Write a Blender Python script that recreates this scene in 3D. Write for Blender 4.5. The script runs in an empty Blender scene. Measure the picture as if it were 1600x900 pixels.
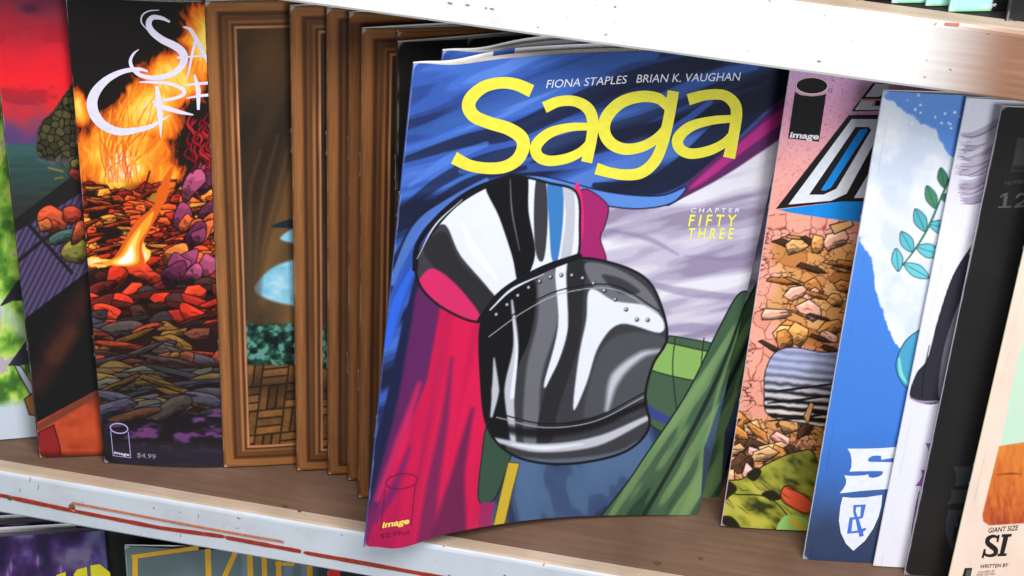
import bpy, bmesh, math, random
import numpy as np
from mathutils import Matrix, Vector
from mathutils.geometry import tessellate_polygon

# ------------------------------------------------------------------ camera, light, exposure
SC = bpy.context.scene
COL = SC.collection
CAM = dict(x=0.102454, y=-0.698571, z=0.677652, pitch=0.630229, yaw=0.154712, roll=0.06053, f=3120.663)


def cam_axes():
    p, w, r = CAM['pitch'], CAM['yaw'], CAM['roll']
    fw = np.array([-math.sin(w) * math.cos(p), math.cos(w) * math.cos(p), -math.sin(p)])
    rt = np.array([math.cos(w), math.sin(w), 0.0])
    up = np.cross(rt, fw)
    c, s = math.cos(r), math.sin(r)
    return c * rt + s * up, -s * rt + c * up, fw


RT, UP, FW = cam_axes()
CP = np.array([CAM['x'], CAM['y'], CAM['z']])
cam_data = bpy.data.cameras.new('camera')
cam_data.sensor_width = 36.0
cam_data.lens = 36.0 * CAM['f'] / 1600.0
cam_data.clip_start = 0.01
cam_data.clip_end = 50.0
cam = bpy.data.objects.new('camera', cam_data)
COL.objects.link(cam)
cam.matrix_world = Matrix(((RT[0], UP[0], -FW[0], CP[0]), (RT[1], UP[1], -FW[1], CP[1]),
                           (RT[2], UP[2], -FW[2], CP[2]), (0, 0, 0, 1)))
SC.camera = cam

world = bpy.data.worlds.new('World')
SC.world = world
world.use_nodes = True
bg = world.node_tree.nodes['Background']
bg.inputs[0].default_value = (0.92, 0.96, 1.0, 1)
bg.inputs[1].default_value = 0.24


def area_lamp(name, loc, target, sx, sy, power, color):
    d = bpy.data.lights.new(name, 'AREA')
    d.shape = 'RECTANGLE'
    d.size, d.size_y, d.energy, d.color = sx, sy, power, color
    o = bpy.data.objects.new(name, d)
    COL.objects.link(o)
    o.location = loc
    o.rotation_euler = (Vector(target) - Vector(loc)).to_track_quat('-Z', 'Y').to_euler()
    return o


# shop ceiling panel in front of the shelves, and the softer light of the room behind the camera
area_lamp('ceiling_panel_lamp', (0.30, -0.75, 1.30), (0.08, 0.0, 0.22), 0.7, 0.5, 22.0, (1.0, 0.97, 0.93))
area_lamp('room_window_lamp', (1.5, -1.7, 0.75), (0.05, 0.0, 0.12), 1.0, 1.0, 29.0, (0.94, 0.97, 1.0))

SC.view_settings.view_transform = 'Standard'
SC.view_settings.look = 'None'
SC.view_settings.exposure = 0.0
SC.view_settings.gamma = 1.0
SC.cycles.max_bounces = 6

# ------------------------------------------------------------------ numbers of the place
W, H = 0.1683, 0.2588                 # a comic book
HS, T1, T2 = 0.286993, 0.029305, 0.030704   # shelf opening, lower and upper board thickness
rng = np.random.default_rng(7)


def project(P):
    d = np.asarray(P, float) - CP
    z = d @ FW
    return np.stack([800 + CAM['f'] * (d @ RT) / z, 450 - CAM['f'] * (d @ UP) / z], -1)


def ray(px, py):
    d = FW + RT * ((px - 800) / CAM['f']) - UP * ((py - 450) / CAM['f'])
    return d / np.linalg.norm(d)


def at_z(px, py, z):
    d = ray(px, py)
    return CP + d * ((z - CP[2]) / d[2])


# ------------------------------------------------------------------ small numpy painter (flat print on covers)
def lin(c):
    c = np.clip(np.asarray(c, float), 0, 1)
    return np.where(c <= 0.04045, c / 12.92, ((c + 0.055) / 1.055) ** 2.4)


def rgb(*c):
    return np.array(c, float) / 255.0


_tab = rng.random((256, 256))


def vnoise(x, y):
    xi, yi = np.floor(x).astype(int), np.floor(y).astype(int)
    fx, fy = x - xi, y - yi
    fx, fy = fx * fx * (3 - 2 * fx), fy * fy * (3 - 2 * fy)
    a = _tab[xi % 256, yi % 256]
    b = _tab[(xi + 1) % 256, yi % 256]
    c = _tab[xi % 256, (yi + 1) % 256]
    d = _tab[(xi + 1) % 256, (yi + 1) % 256]
    return (a * (1 - fx) + b * fx) * (1 - fy) + (c * (1 - fx) + d * fx) * fy


def fbm(x, y, o=4):
    s, a, t = 0.0, 0.5, 0.0
    for i in range(o):
        s = s + a * vnoise(x + 17.3 * i, y + 9.1 * i)
        t += a
        x, y, a = x * 2.03, y * 2.03, a * 0.5
    return s / t


def voronoi(x, y, cell, seed=1, jit=0.9):
    """distance to the two nearest cell points and the id of the nearest"""
    gx, gy = x / cell, y / cell
    xi, yi = np.floor(gx).astype(int), np.floor(gy).astype(int)
    f1 = np.full(x.shape, 9.0)
    f2 = np.full(x.shape, 9.0)
    idn = np.zeros(x.shape)
    for dx in (-1, 0, 1):
        for dy in (-1, 0, 1):
            a, b = (xi + dx + seed * 13) % 256, (yi + dy + seed * 29) % 256
            px = xi + dx + 0.5 + jit * (_tab[a, b] - 0.5)
            py = yi + dy + 0.5 + jit * (_tab[b, (a + 71) % 256] - 0.5)
            d = np.hypot(gx - px, gy - py)
            near = d < f1
            f2 = np.where(near, f1, np.minimum(f2, d))
            idn = np.where(near, _tab[(a * 7 + 3) % 256, (b * 5 + 11) % 256], idn)
            f1 = np.where(near, d, f1)
    return f1, f2, idn


def curve(pts, n=7, closed=False):
    P = np.asarray(pts, float)
    k = len(P)
    if closed:
        Q = np.vstack([P[-1], P, P[0], P[1]])
        segs = k
    else:
        Q = np.vstack([2 * P[0] - P[1], P, 2 * P[-1] - P[-2]])
        segs = k - 1
    out = []
    for i in range(segs):
        p0, p1, p2, p3 = Q[i:i + 4]
        for t in np.linspace(0, 1, n, endpoint=False):
            out.append(0.5 * ((2 * p1) + (p2 - p0) * t + (2 * p0 - 5 * p1 + 4 * p2 - p3) * t * t
                              + (3 * p1 - p0 - 3 * p2 + p3) * t ** 3))
    if not closed:
        out.append(P[-1])
    return np.array(out)


class Paint:
    """colours, in sRGB, at points given in photograph pixels (X, Y) and in metres on the cover (U, V)"""

    def __init__(s, X, Y, U, V, base):
        s.X, s.Y, s.U, s.V = X, Y, U, V
        s.C = np.empty(X.shape + (3,))
        s.C[:] = base
        s.clip = None

    def mix(s, col, a, idx=None):
        if idx is None:
            idx = slice(None)
        a = np.asarray(a)
        if s.clip is not None:
            a = a * s.clip[idx]
        a = a[..., None]
        s.C[idx] = s.C[idx] * (1 - a) + np.asarray(col) * a

    def near(s, P, m):
        lo, hi = P.min(0) - m, P.max(0) + m
        return np.nonzero((s.X > lo[0]) & (s.X < hi[0]) & (s.Y > lo[1]) & (s.Y < hi[1]))[0]

    def poly(s, pts, col, smooth=True, aa=1.5, op=1.0, line=None, lw=2.0):
        P = curve(pts, 6, True) if smooth else np.asarray(pts, float)
        i = s.near(P, aa * 2 + lw + 2)
        if not len(i):
            return
        x, y = s.X[i], s.Y[i]
        d2 = np.full(x.shape, 1e12)
        ins = np.zeros(x.shape, bool)
        for a, b in zip(P, np.roll(P, -1, 0)):
            e = b - a
            L = e @ e
            if L < 1e-9:
                continue
            t = np.clip(((x - a[0]) * e[0] + (y - a[1]) * e[1]) / L, 0, 1)
            d2 = np.minimum(d2, (x - a[0] - t * e[0]) ** 2 + (y - a[1] - t * e[1]) ** 2)
            c = (a[1] > y) != (b[1] > y)
            if abs(e[1]) > 1e-9:
                ins ^= c & (x < (e[0] * (y - a[1]) / e[1] + a[0]))
        sd = np.sqrt(d2) * np.where(ins, -1, 1)
        if callable(col):
            col = col(x, y)
        s.mix(col, np.clip(0.5 - sd / aa, 0, 1) * op, i)
        if line is not None:
            s.mix(line, np.clip((lw / 2 - np.abs(sd)) / 1.2 + 0.5, 0, 1), i)

    def mask(s, pts):
        q = Paint(s.X, s.Y, s.U, s.V, 0.0)
        q.poly(pts, np.ones(3))
        return q.C[:, 0]

    def stroke(s, pts, w, col, soft=1.2, op=1.0, smooth=True):
        P = curve(pts, 7) if smooth and len(pts) > 2 else np.asarray(pts, float)
        ws = np.interp(np.linspace(0, 1, len(P)), np.linspace(0, 1, len(np.atleast_1d(w))), np.atleast_1d(w))
        i = s.near(P, ws.max() + soft + 2)
        if not len(i):
            return
        x, y = s.X[i], s.Y[i]
        best = np.full(x.shape, 1e9)
        for k in range(len(P) - 1):
            a, e = P[k], P[k + 1] - P[k]
            L = e @ e + 1e-9
            t = np.clip(((x - a[0]) * e[0] + (y - a[1]) * e[1]) / L, 0, 1)
            d = np.hypot(x - a[0] - t * e[0], y - a[1] - t * e[1])
            best = np.minimum(best, d - 0.5 * (ws[k] + (ws[k + 1] - ws[k]) * t))
        s.mix(col, np.clip(0.5 - best / soft, 0, 1) * op, i)

    def blob(s, cx, cy, rx, ry, col, op=1.0, rot=0.0, p=1.0):
        c, n = math.cos(rot), math.sin(rot)
        dx, dy = s.X - cx, s.Y - cy
        r = ((dx * c + dy * n) / rx) ** 2 + ((-dx * n + dy * c) / ry) ** 2
        s.mix(col, np.exp(-r ** p) * op)

    def lump(s, cx, cy, rx, ry, rot, col, r, n=9, jag=.2, line=None, lw=1.6, smooth=True, hatch=2):
        """an inked stone, log or fold: three flat tones, an outline, a few hatch lines"""
        a = np.linspace(0, 2 * math.pi, n, endpoint=False) + .3 * r.random(n)
        k = 1 + jag * (r.random(n) - .5) * 2
        x, y = rx * k * np.cos(a), ry * k * np.sin(a)
        c, q = math.cos(rot), math.sin(rot)
        col = np.asarray(col)

        def tone(X, Y):
            u, v = ((X - cx) * c + (Y - cy) * q) / rx, (-(X - cx) * q + (Y - cy) * c) / ry
            t = v + .25 * u + .7 * (fbm(X / 7, Y / 7, 2) - .5)
            f = np.interp(t, [-.55, -.45, .2, .3, .62, .72], [1.22, 1.0, 1.0, .66, .62, .36])
            return np.clip(col * f[:, None], 0, 1)
        s.poly(np.stack([cx + x * c - y * q, cy + x * q + y * c], -1), tone, smooth=smooth, line=line, lw=lw)
        for i in range(hatch):
            u0, v0 = (r.random() - .6) * rx, (r.random() - .2) * ry
            p0 = (cx + u0 * c - v0 * q, cy + u0 * q + v0 * c)
            p1 = (p0[0] + rx * (.3 + .4 * r.random()) * c, p0[1] + rx * .4 * q + ry * .3 * (r.random() - .3))
            s.stroke([p0, ((p0[0] + p1[0]) / 2, (p0[1] + p1[1]) / 2 - ry * .15), p1], (.6, 1.5, .6), col * .28)

    def steps(s, t, cols, soft=.05):
        k, n = [], len(cols)
        cs = []
        for i, c in enumerate(cols):
            k += [i / n + (soft / 2 if i else 0), (i + 1) / n - soft / 2]
            cs += [c, c]
        return s.ramp(t, list(zip(k, cs)))

    def ramp(s, t, stops):
        k = [a for a, _ in stops]
        cs = np.array([c for _, c in stops])
        return np.stack([np.interp(t, k, cs[:, j]) for j in range(3)], -1)


# ------------------------------------------------------------------ materials
def new_mat(name):
    m = bpy.data.materials.new(name)
    m.use_nodes = True
    nt = m.node_tree
    return m, nt, nt.nodes['Principled BSDF']


def plain(name, col, rough=0.45, spec=0.4, metal=0.0, var=0.06, scale=300.0, bump=0.0):
    m, nt, b = new_mat(name)
    b.inputs['Roughness'].default_value = rough
    b.inputs['Specular IOR Level'].default_value = spec
    b.inputs['Metallic'].default_value = metal
    tc = nt.nodes.new('ShaderNodeTexCoord')
    n = nt.nodes.new('ShaderNodeTexNoise')
    n.inputs['Scale'].default_value = scale
    n.inputs['Detail'].default_value = 4
    nt.links.new(tc.outputs['Object'], n.inputs['Vector'])
    r = nt.nodes.new('ShaderNodeValToRGB')
    l = lin(rgb(*col))
    r.color_ramp.elements[0].color = (*(l * (1 - var)), 1)
    r.color_ramp.elements[1].color = (*np.clip(l * (1 + var), 0, 1), 1)
    r.color_ramp.elements[0].position = 0.3
    r.color_ramp.elements[1].position = 0.7
    nt.links.new(n.outputs[0], r.inputs[0])
    nt.links.new(r.outputs[0], b.inputs['Base Color'])
    if bump:
        bp = nt.nodes.new('ShaderNodeBump')
        bp.inputs['Strength'].default_value = bump
        bp.inputs['Distance'].default_value = 0.0005
        nt.links.new(n.outputs[0], bp.inputs['Height'])
        nt.links.new(bp.outputs[0], b.inputs['Normal'])
    return m


def print_material(name, rough=0.38, coat=0.0):
    """ink on coated paper: the print's own colour attribute, with paper grain and faint waviness"""
    m, nt, b = new_mat(name)
    at = nt.nodes.new('ShaderNodeAttribute')
    at.attribute_name = 'print'
    tc = nt.nodes.new('ShaderNodeTexCoord')
    n = nt.nodes.new('ShaderNodeTexNoise')
    n.inputs['Scale'].default_value = 900
    n.inputs['Detail'].default_value = 3
    nt.links.new(tc.outputs['Object'], n.inputs['Vector'])
    mp = nt.nodes.new('ShaderNodeMapRange')
    mp.inputs[1].default_value, mp.inputs[2].default_value = 0.25, 0.75
    mp.inputs[3].default_value, mp.inputs[4].default_value = 0.965, 1.025
    nt.links.new(n.outputs[0], mp.inputs[0])
    mx = nt.nodes.new('ShaderNodeVectorMath')
    mx.operation = 'SCALE'
    nt.links.new(at.outputs['Color'], mx.inputs[0])
    nt.links.new(mp.outputs[0], mx.inputs['Scale'])
    nt.links.new(mx.outputs[0], b.inputs['Base Color'])
    n2 = nt.nodes.new('ShaderNodeTexNoise')
    n2.inputs['Scale'].default_value = 22
    nt.links.new(tc.outputs['Object'], n2.inputs['Vector'])
    bp = nt.nodes.new('ShaderNodeBump')
    bp.inputs['Strength'].default_value = 0.22
    bp.inputs['Distance'].default_value = 0.003
    nt.links.new(n2.outputs[0], bp.inputs['Height'])
    nt.links.new(bp.outputs[0], b.inputs['Normal'])
    b.inputs['Roughness'].default_value = rough
    b.inputs['Specular IOR Level'].default_value = 0.28
    b.inputs['Coat Weight'].default_value = coat
    b.inputs['Coat Roughness'].default_value = 0.25
    return m


def wood_material(name, c0, c1, rough=0.6, dirt=None):
    m, nt, b = new_mat(name)
    tc = nt.nodes.new('ShaderNodeTexCoord')
    mp = nt.nodes.new('ShaderNodeMapping')
    mp.inputs['Scale'].default_value = (3.0, 60.0, 60.0)
    nt.links.new(tc.outputs['Object'], mp.inputs[0])
    n = nt.nodes.new('ShaderNodeTexNoise')
    n.inputs['Scale'].default_value = 6
    n.inputs['Detail'].default_value = 8
    n.inputs['Roughness'].default_value = 0.7
    nt.links.new(mp.outputs[0], n.inputs['Vector'])
    r = nt.nodes.new('ShaderNodeValToRGB')
    r.color_ramp.elements[0].position, r.color_ramp.elements[1].position = 0.3, 0.72
    r.color_ramp.elements[0].color = (*lin(rgb(*c0)), 1)
    r.color_ramp.elements[1].color = (*lin(rgb(*c1)), 1)
    nt.links.new(n.outputs[0], r.inputs[0])
    n2 = nt.nodes.new('ShaderNodeTexNoise')
    n2.inputs['Scale'].default_value = 28
    n2.inputs['Detail'].default_value = 6
    nt.links.new(tc.outputs['Object'], n2.inputs['Vector'])
    r2 = nt.nodes.new('ShaderNodeValToRGB')
    r2.color_ramp.elements[0].position, r2.color_ramp.elements[1].position = 0.35, 0.65
    r2.color_ramp.elements[0].color = (0.78, 0.76, 0.74, 1)
    r2.color_ramp.elements[1].color = (1.05, 1.05, 1.05, 1)
    nt.links.new(n2.outputs[0], r2.inputs[0])
    mx = nt.nodes.new('ShaderNodeMix')
    mx.data_type = 'RGBA'
    mx.blend_type = 'MULTIPLY'
    mx.inputs[0].default_value = 1
    nt.links.new(r.outputs[0], mx.inputs[6])
    nt.links.new(r2.outputs[0], mx.inputs[7])
    nt.links.new(mx.outputs[2], b.inputs['Base Color'])
    bp = nt.nodes.new('ShaderNodeBump')
    bp.inputs['Strength'].default_value = 0.25
    bp.inputs['Distance'].default_value = 0.0006
    nt.links.new(n.outputs[0], bp.inputs['Height'])
    nt.links.new(bp.outputs[0], b.inputs['Normal'])
    b.inputs['Roughness'].default_value = rough
    b.inputs['Specular IOR Level'].default_value = 0.3
    return m


def paint_material(name, white, wood0, wood1, brown_from=None):
    """white brush paint with small chips; past a given x it fades to the brown wood colours"""
    m, nt, b = new_mat(name)
    N, L = nt.nodes.new, nt.links.new
    tc = N('ShaderNodeTexCoord')
    sp = N('ShaderNodeSeparateXYZ')
    L(tc.outputs['Object'], sp.inputs[0])
    mp = N('ShaderNodeMapping')
    mp.inputs['Scale'].default_value = (2.5, 90, 90)
    L(tc.outputs['Object'], mp.inputs[0])
    g = N('ShaderNodeTexNoise')
    g.inputs['Scale'].default_value = 5
    g.inputs['Detail'].default_value = 8
    L(mp.outputs[0], g.inputs['Vector'])
    rw = N('ShaderNodeValToRGB')
    rw.color_ramp.elements[0].position, rw.color_ramp.elements[1].position = 0.3, 0.7
    rw.color_ramp.elements[0].color = (*lin(rgb(*wood0)), 1)
    rw.color_ramp.elements[1].color = (*lin(rgb(*wood1)), 1)
    L(g.outputs[0], rw.inputs[0])
    n = N('ShaderNodeTexNoise')
    n.inputs['Scale'].default_value = 70
    n.inputs['Detail'].default_value = 5
    L(tc.outputs['Object'], n.inputs['Vector'])
    rp = N('ShaderNodeValToRGB')
    rp.color_ramp.elements[0].position, rp.color_ramp.elements[1].position = 0.3, 0.6
    l = lin(rgb(*white))
    rp.color_ramp.elements[0].color = (*(l * 0.97), 1)
    rp.color_ramp.elements[1].color = (*l, 1)
    L(n.outputs[0], rp.inputs[0])
    gr = N('ShaderNodeTexNoise')
    gr.inputs['Scale'].default_value = 16
    gr.inputs['Detail'].default_value = 9
    gr.inputs['Roughness'].default_value = 0.72
    L(tc.outputs['Object'], gr.inputs['Vector'])
    rg = N('ShaderNodeValToRGB')
    rg.color_ramp.elements[0].position, rg.color_ramp.elements[1].position = 0.34, 0.52
    rg.color_ramp.elements[0].color = (0.74, 0.71, 0.67, 1)
    rg.color_ramp.elements[1].color = (1, 1, 1, 1)
    L(gr.outputs[0], rg.inputs[0])
    gm = N('ShaderNodeMix')
    gm.data_type = 'RGBA'
    gm.blend_type = 'MULTIPLY'
    gm.inputs[0].default_value = 0.5
    L(rp.outputs[0], gm.inputs[6])
    L(rg.outputs[0], gm.inputs[7])
    # chips
    c = N('ShaderNodeTexNoise')
    c.inputs['Scale'].default_value = 260
    c.inputs['Detail'].default_value = 2
    L(tc.outputs['Object'], c.inputs['Vector'])
    rc = N('ShaderNodeMapRange')
    rc.inputs[1].default_value, rc.inputs[2].default_value = 0.70, 0.72
    L(c.outputs[0], rc.inputs[0])
    fac = rc.outputs[0]
    if brown_from is not None:
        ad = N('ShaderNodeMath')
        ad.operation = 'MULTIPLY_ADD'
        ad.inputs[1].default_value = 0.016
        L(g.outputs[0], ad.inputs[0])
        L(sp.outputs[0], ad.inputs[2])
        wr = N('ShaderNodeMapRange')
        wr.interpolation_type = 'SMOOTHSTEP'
        wr.inputs[1].default_value, wr.inputs[2].default_value = brown_from
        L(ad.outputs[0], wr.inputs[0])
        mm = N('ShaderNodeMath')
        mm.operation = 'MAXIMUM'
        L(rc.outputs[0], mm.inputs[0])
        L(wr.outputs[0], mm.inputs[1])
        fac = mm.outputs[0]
    mx = N('ShaderNodeMix')
    mx.data_type = 'RGBA'
    L(fac, mx.inputs[0])
    L(gm.outputs[2], mx.inputs[6])
    L(rw.outputs[0], mx.inputs[7])
    L(mx.outputs[2], b.inputs['Base Color'])
    bp = N('ShaderNodeBump')
    bp.inputs['Strength'].default_value = 0.12
    bp.inputs['Distance'].default_value = 0.0004
    L(g.outputs[0], bp.inputs['Height'])
    L(bp.outputs[0], b.inputs['Normal'])
    b.inputs['Roughness'].default_value = 0.42
    return m


M_PRINT = print_material('printed_cover', 0.34, 0.05)
M_PAPER = plain('page_paper', (222, 214, 205), 0.7, 0.2)
M_INNER = plain('white_inner_cover', (244, 244, 246), 0.6, 0.3)
M_STAPLE = plain('staple_steel', (205, 205, 205), 0.3, 0.5, 1.0)
_ink = {}


def ink(col):
    if col not in _ink:
        _ink[col] = plain('ink_%d_%d_%d' % col, col, 0.38, 0.35)
    return _ink[col]


# ------------------------------------------------------------------ mesh helpers
def link(name, me, mat, parent=None):
    o = bpy.data.objects.new(name, me)
    if mat is not None:
        me.materials.append(mat)
    COL.objects.link(o)
    o.parent = parent
    return o


def mesh(name, verts, faces, smooth=False):
    me = bpy.data.meshes.new(name)
    me.from_pydata([tuple(map(float, v)) for v in verts], [], [tuple(map(int, f)) for f in faces])
    if smooth:
        me.polygons.foreach_set('use_smooth', [True] * len(me.polygons))
    me.update()
    return me


def grid_faces(n, m):
    i = np.arange(n - 1)[:, None] * m + np.arange(m - 1)[None, :]
    return np.stack([i, i + m, i + m + 1, i + 1], -1).reshape(-1, 4)


def big_mesh(name, verts, faces, colors=None, smooth=True):
    me = bpy.data.meshes.new(name)
    nv, nf = len(verts), len(faces)
    me.vertices.add(nv)
    me.vertices.foreach_set('co', np.ascontiguousarray(verts, np.float32).ravel())
    me.loops.add(nf * 4)
    me.loops.foreach_set('vertex_index', np.ascontiguousarray(faces, np.int32).ravel())
    me.polygons.add(nf)
    me.polygons.foreach_set('loop_start', np.arange(0, nf * 4, 4, dtype=np.int32))
    me.polygons.foreach_set('use_smooth', np.full(nf, smooth))
    if colors is not None:
        a = me.color_attributes.new('print', 'FLOAT_COLOR', 'POINT')
        a.data.foreach_set('color', np.hstack([colors, np.ones((nv, 1))]).astype(np.float32).ravel())
    me.update()
    me.validate()
    return me


def bevel_box(name, x0, x1, y0, y1, z0, z1, r=0.001):
    bm = bmesh.new()
    bmesh.ops.create_cube(bm, size=1)
    for v in bm.verts:
        v.co = Vector((x0 + (v.co.x + .5) * (x1 - x0), y0 + (v.co.y + .5) * (y1 - y0), z0 + (v.co.z + .5) * (z1 - z0)))
    if r:
        bmesh.ops.bevel(bm, geom=bm.edges[:], offset=r, segments=2, affect='EDGES', profile=0.6)
    me = bpy.data.meshes.new(name)
    bm.to_mesh(me)
    bm.free()
    return me


def tube(name, pts, r, n=8):
    P = [Vector(map(float, p)) for p in pts]
    vs, fs = [], []
    for i, p in enumerate(P):
        t = (P[min(i + 1, len(P) - 1)] - P[max(i - 1, 0)]).normalized()
        a = t.cross(Vector((0.13, 0.9, 0.4))).normalized()
        b = t.cross(a)
        for k in range(n):
            w = 2 * math.pi * k / n
            vs.append(p + r * (math.cos(w) * a + math.sin(w) * b))
    for i in range(len(P) - 1):
        for k in range(n):
            fs.append((i * n + k, i * n + (k + 1) % n, (i + 1) * n + (k + 1) % n, (i + 1) * n + k))
    fs += [tuple(range(n))[::-1], tuple((len(P) - 1) * n + k for k in range(n))]
    return mesh(name, vs, fs, True)


def tag(o, label, cat, group=None):
    o['label'], o['category'] = label, cat
    if group:
        o['group'] = group
    return o


# ------------------------------------------------------------------ bookcase
XL, XR, DEPTH = -0.75, 0.80, 0.27
case = bpy.data.objects.new('bookcase', None)
COL.objects.link(case)
case.location = (0, 0, -T1 - HS)
tag(case, 'white painted wooden bookcase whose shelves hold the rows of comic books', 'bookcase')
ZC = T1 + HS      # the case's own origin lies on the lowest shelf top

def on_face(px, py):
    """pixel to a point on the front face of a board (y = 0)"""
    d = ray(px, py)
    return CP + d * (-CP[1] / d[1])


BROWN0, BROWN1 = on_face(1400, 90)[0] + .008, on_face(1580, 110)[0] + .008  # span where the upper board's face turns from white to brown
m_wood = wood_material('shelf_wood', (112, 86, 71), (130, 102, 86))
m_nose = wood_material('pale_edge_wood', (196, 172, 152), (214, 194, 176), 0.55)
m_white_dim = paint_material('white_edge_paint_dim', (206, 214, 225), (120, 100, 88), (150, 128, 110))  # the lower boards' weaker light is put into this darker, bluish white
m_white_lit = paint_material('white_edge_paint_lit', (238, 238, 238), (136, 98, 78), (160, 118, 94), (BROWN0, BROWN1))  # the upper board's stronger light is put into this brighter white
m_back = plain('back_board', (70, 62, 58), 0.8, 0.2, scale=30)


def shelf_board(z0, z1, m_front, m_top=None):
    b = link('shelf_board', bevel_box('shelf_board', XL, XR, 0.0085, DEPTH, z0 + ZC, z1 + ZC, 0), m_top or m_wood, case)
    # lipping along the front: pale wood on top, white paint on the face, slightly uneven
    n = 260
    xs = np.linspace(XL, XR, n)
    prof = [(0.0083, 0.0), (0.0025, 0.0), (0.0012, -0.0003), (0.0003, -0.0012), (0.0, -0.0024),
            (0.0, -(z1 - z0) + 0.0018), (0.0008, -(z1 - z0) + 0.0004), (0.002, -(z1 - z0)), (0.0083, -(z1 - z0))]
    vs = []
    for x in xs:
        for j, (py, pz) in enumerate(prof):
            w = 0.00035 * (fbm(np.array([x * 40.0]), np.array([j * 1.7 + z1 * 50]), 3)[0] - 0.5)
            vs.append((x, py + (w if j in (2, 3, 4, 5, 6) else 0), z1 + ZC + pz + (w if j < 4 else 0) + 0.0004))
    me = mesh('lipping', vs, grid_faces(n, len(prof)))
    me.materials.append(m_nose)
    me.materials.append(m_front)
    mi = np.zeros(len(me.polygons), int)
    k = np.arange(len(me.polygons)) % (len(prof) - 1)
    mi[k >= 2] = 1
    me.polygons.foreach_set('material_index', mi)
    o = bpy.data.objects.new('lipping', me)
    COL.objects.link(o)
    o.parent = b
    return b


low = shelf_board(-T1, 0.0, m_white_dim)
up = shelf_board(HS, HS + T2, m_white_lit, wood_material('black_shelf_wood', (36, 33, 33), (48, 44, 43)))  # the upper board's top is near black instead of brown
bot = shelf_board(-2 * T1 - HS, -T1 - HS, m_white_dim)
link('back_panel', bevel_box('back_panel', XL, XR, DEPTH, DEPTH + 0.008, -0.05, 2 * HS + 0.33, 0), m_back, case)
for x in (XL, XR):
    link('side_panel', bevel_box('side_panel', x - 0.02 if x < 0 else x, x if x < 0 else x + 0.02, 0.0, DEPTH + 0.008, -0.05, 2 * HS + 0.33, .001), m_white_dim, case)


def face_line(name, pts, width, mat, parent, proud=0.0006):
    P = np.array([on_face(*p) for p in pts])
    t = np.linspace(0, 1, len(P))
    n = 60
    Q = np.stack([np.interp(np.linspace(0, 1, n), t, P[:, j]) for j in range(3)], -1)
    vs = []
    for i, q in enumerate(Q):
        w = width * (0.85 + 0.4 * vnoise(np.array([q[0] * 220]), np.array([3.3]))[0])
        if i in (0, n - 1):
            w *= 0.5
        z = q[2] + ZC
        vs += [(q[0], -0.0001, z - w / 2), (q[0], -proud, z - w / 2), (q[0], -proud, z + w / 2), (q[0], -0.0001, z + w / 2)]
    return link(name, mesh(name, vs, grid_faces(n, 4)), mat, parent)


m_red = plain('red_tape', (156, 52, 32), 0.5, 0.4, var=0.25, scale=500)
m_orange = plain('orange_wire', (178, 98, 58), 0.5, 0.4, var=0.2, scale=400)
m_rust = plain('rust', (96, 70, 54), 0.7, 0.3, var=0.4, scale=900)
face_line('red_stripe', [(-60, 763), (16, 776)], 0.0019, m_red, low)
face_line('red_stripe', [(18, 777), (112, 797), (250, 824), (352, 838)], 0.0022, m_red, low)
face_line('red_stripe', [(353, 839), (420, 851.5), (471, 861)], 0.0022, m_red, low)
face_line('red_stripe', [(475, 862.5), (600, 885), (760, 914), (1000, 957)], 0.0022, m_red, low)
wire = [on_face(*p) + np.array([0, -0.0006, ZC]) for p in curve([(117, 798), (112, 794), (112, 788), (117, 785), (126, 787), (200, 801), (300, 820), (400, 838), (436, 844), (444, 846)], 6)]
link('wire', tube('wire', wire, 0.00055), m_orange, low)
for (px, py, r) in ((16, 777, .0016), (113, 791, .0017)):
    c = on_face(px, py)
    bm = bmesh.new()
    bmesh.ops.create_icosphere(bm, subdivisions=2, radius=r)
    for v in bm.verts:
        v.co = Vector((v.co.x * (1 + .25 * math.sin(v.co.z * 4000)), v.co.y * 0.45, v.co.z)) + Vector((c[0], -0.0004, c[2] + ZC))
    me = bpy.data.meshes.new('nail_head')
    bm.to_mesh(me)
    bm.free()
    link('nail_head', me, m_rust, low)
face_line('red_mark', [(1476, 36.5), (1499, 38)], 0.0009, plain('red_pencil', (205, 120, 105), 0.6), up, 0.0004)
# scratches and specks in the paint
m_scr = plain('scratch', (128, 122, 118), 0.7)
for (x, y, l) in ((47, 745, 7), (60, 757, 7), (31, 762, 6), (310, 803, 6), (282, 834, 5), (240, 792, 3), (330, 740, 4)):
    if y > 735 + .18 * x:
        face_line('scratch', [(x, y), (x + 1.2, y + l * .5), (x - .6, y + l)], 0.0005, m_scr, low, 0.0003)
for (x, y, l) in ((758, 12, 3), (700, 4, 7), (728, 7, 6), (766, 13, 6), (960, 10, 3)):
    face_line('scratch', [(x, y), (x + l, y + l * .2)], 0.0006, m_scr, up, 0.0003)
for px, py, r in ((1027, 881, .0016), (446, 793, .0014), (468, 800, .0010), (1095, 874, .0012)):
    p = at_z(px, py, 0.0)
    vs = [(p[0], p[1], ZC + 0.0006)] + [(p[0] + r * (1 + .4 * math.sin(3 * a)) * math.cos(a), p[1] + .8 * r * math.sin(a), ZC + 0.00045) for a in np.linspace(0, 2 * math.pi, 11)[:-1]]
    link('knot', mesh('knot', vs, [(0, 1 + i, 1 + (i + 1) % 10) for i in range(10)]), m_rust, low)


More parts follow.
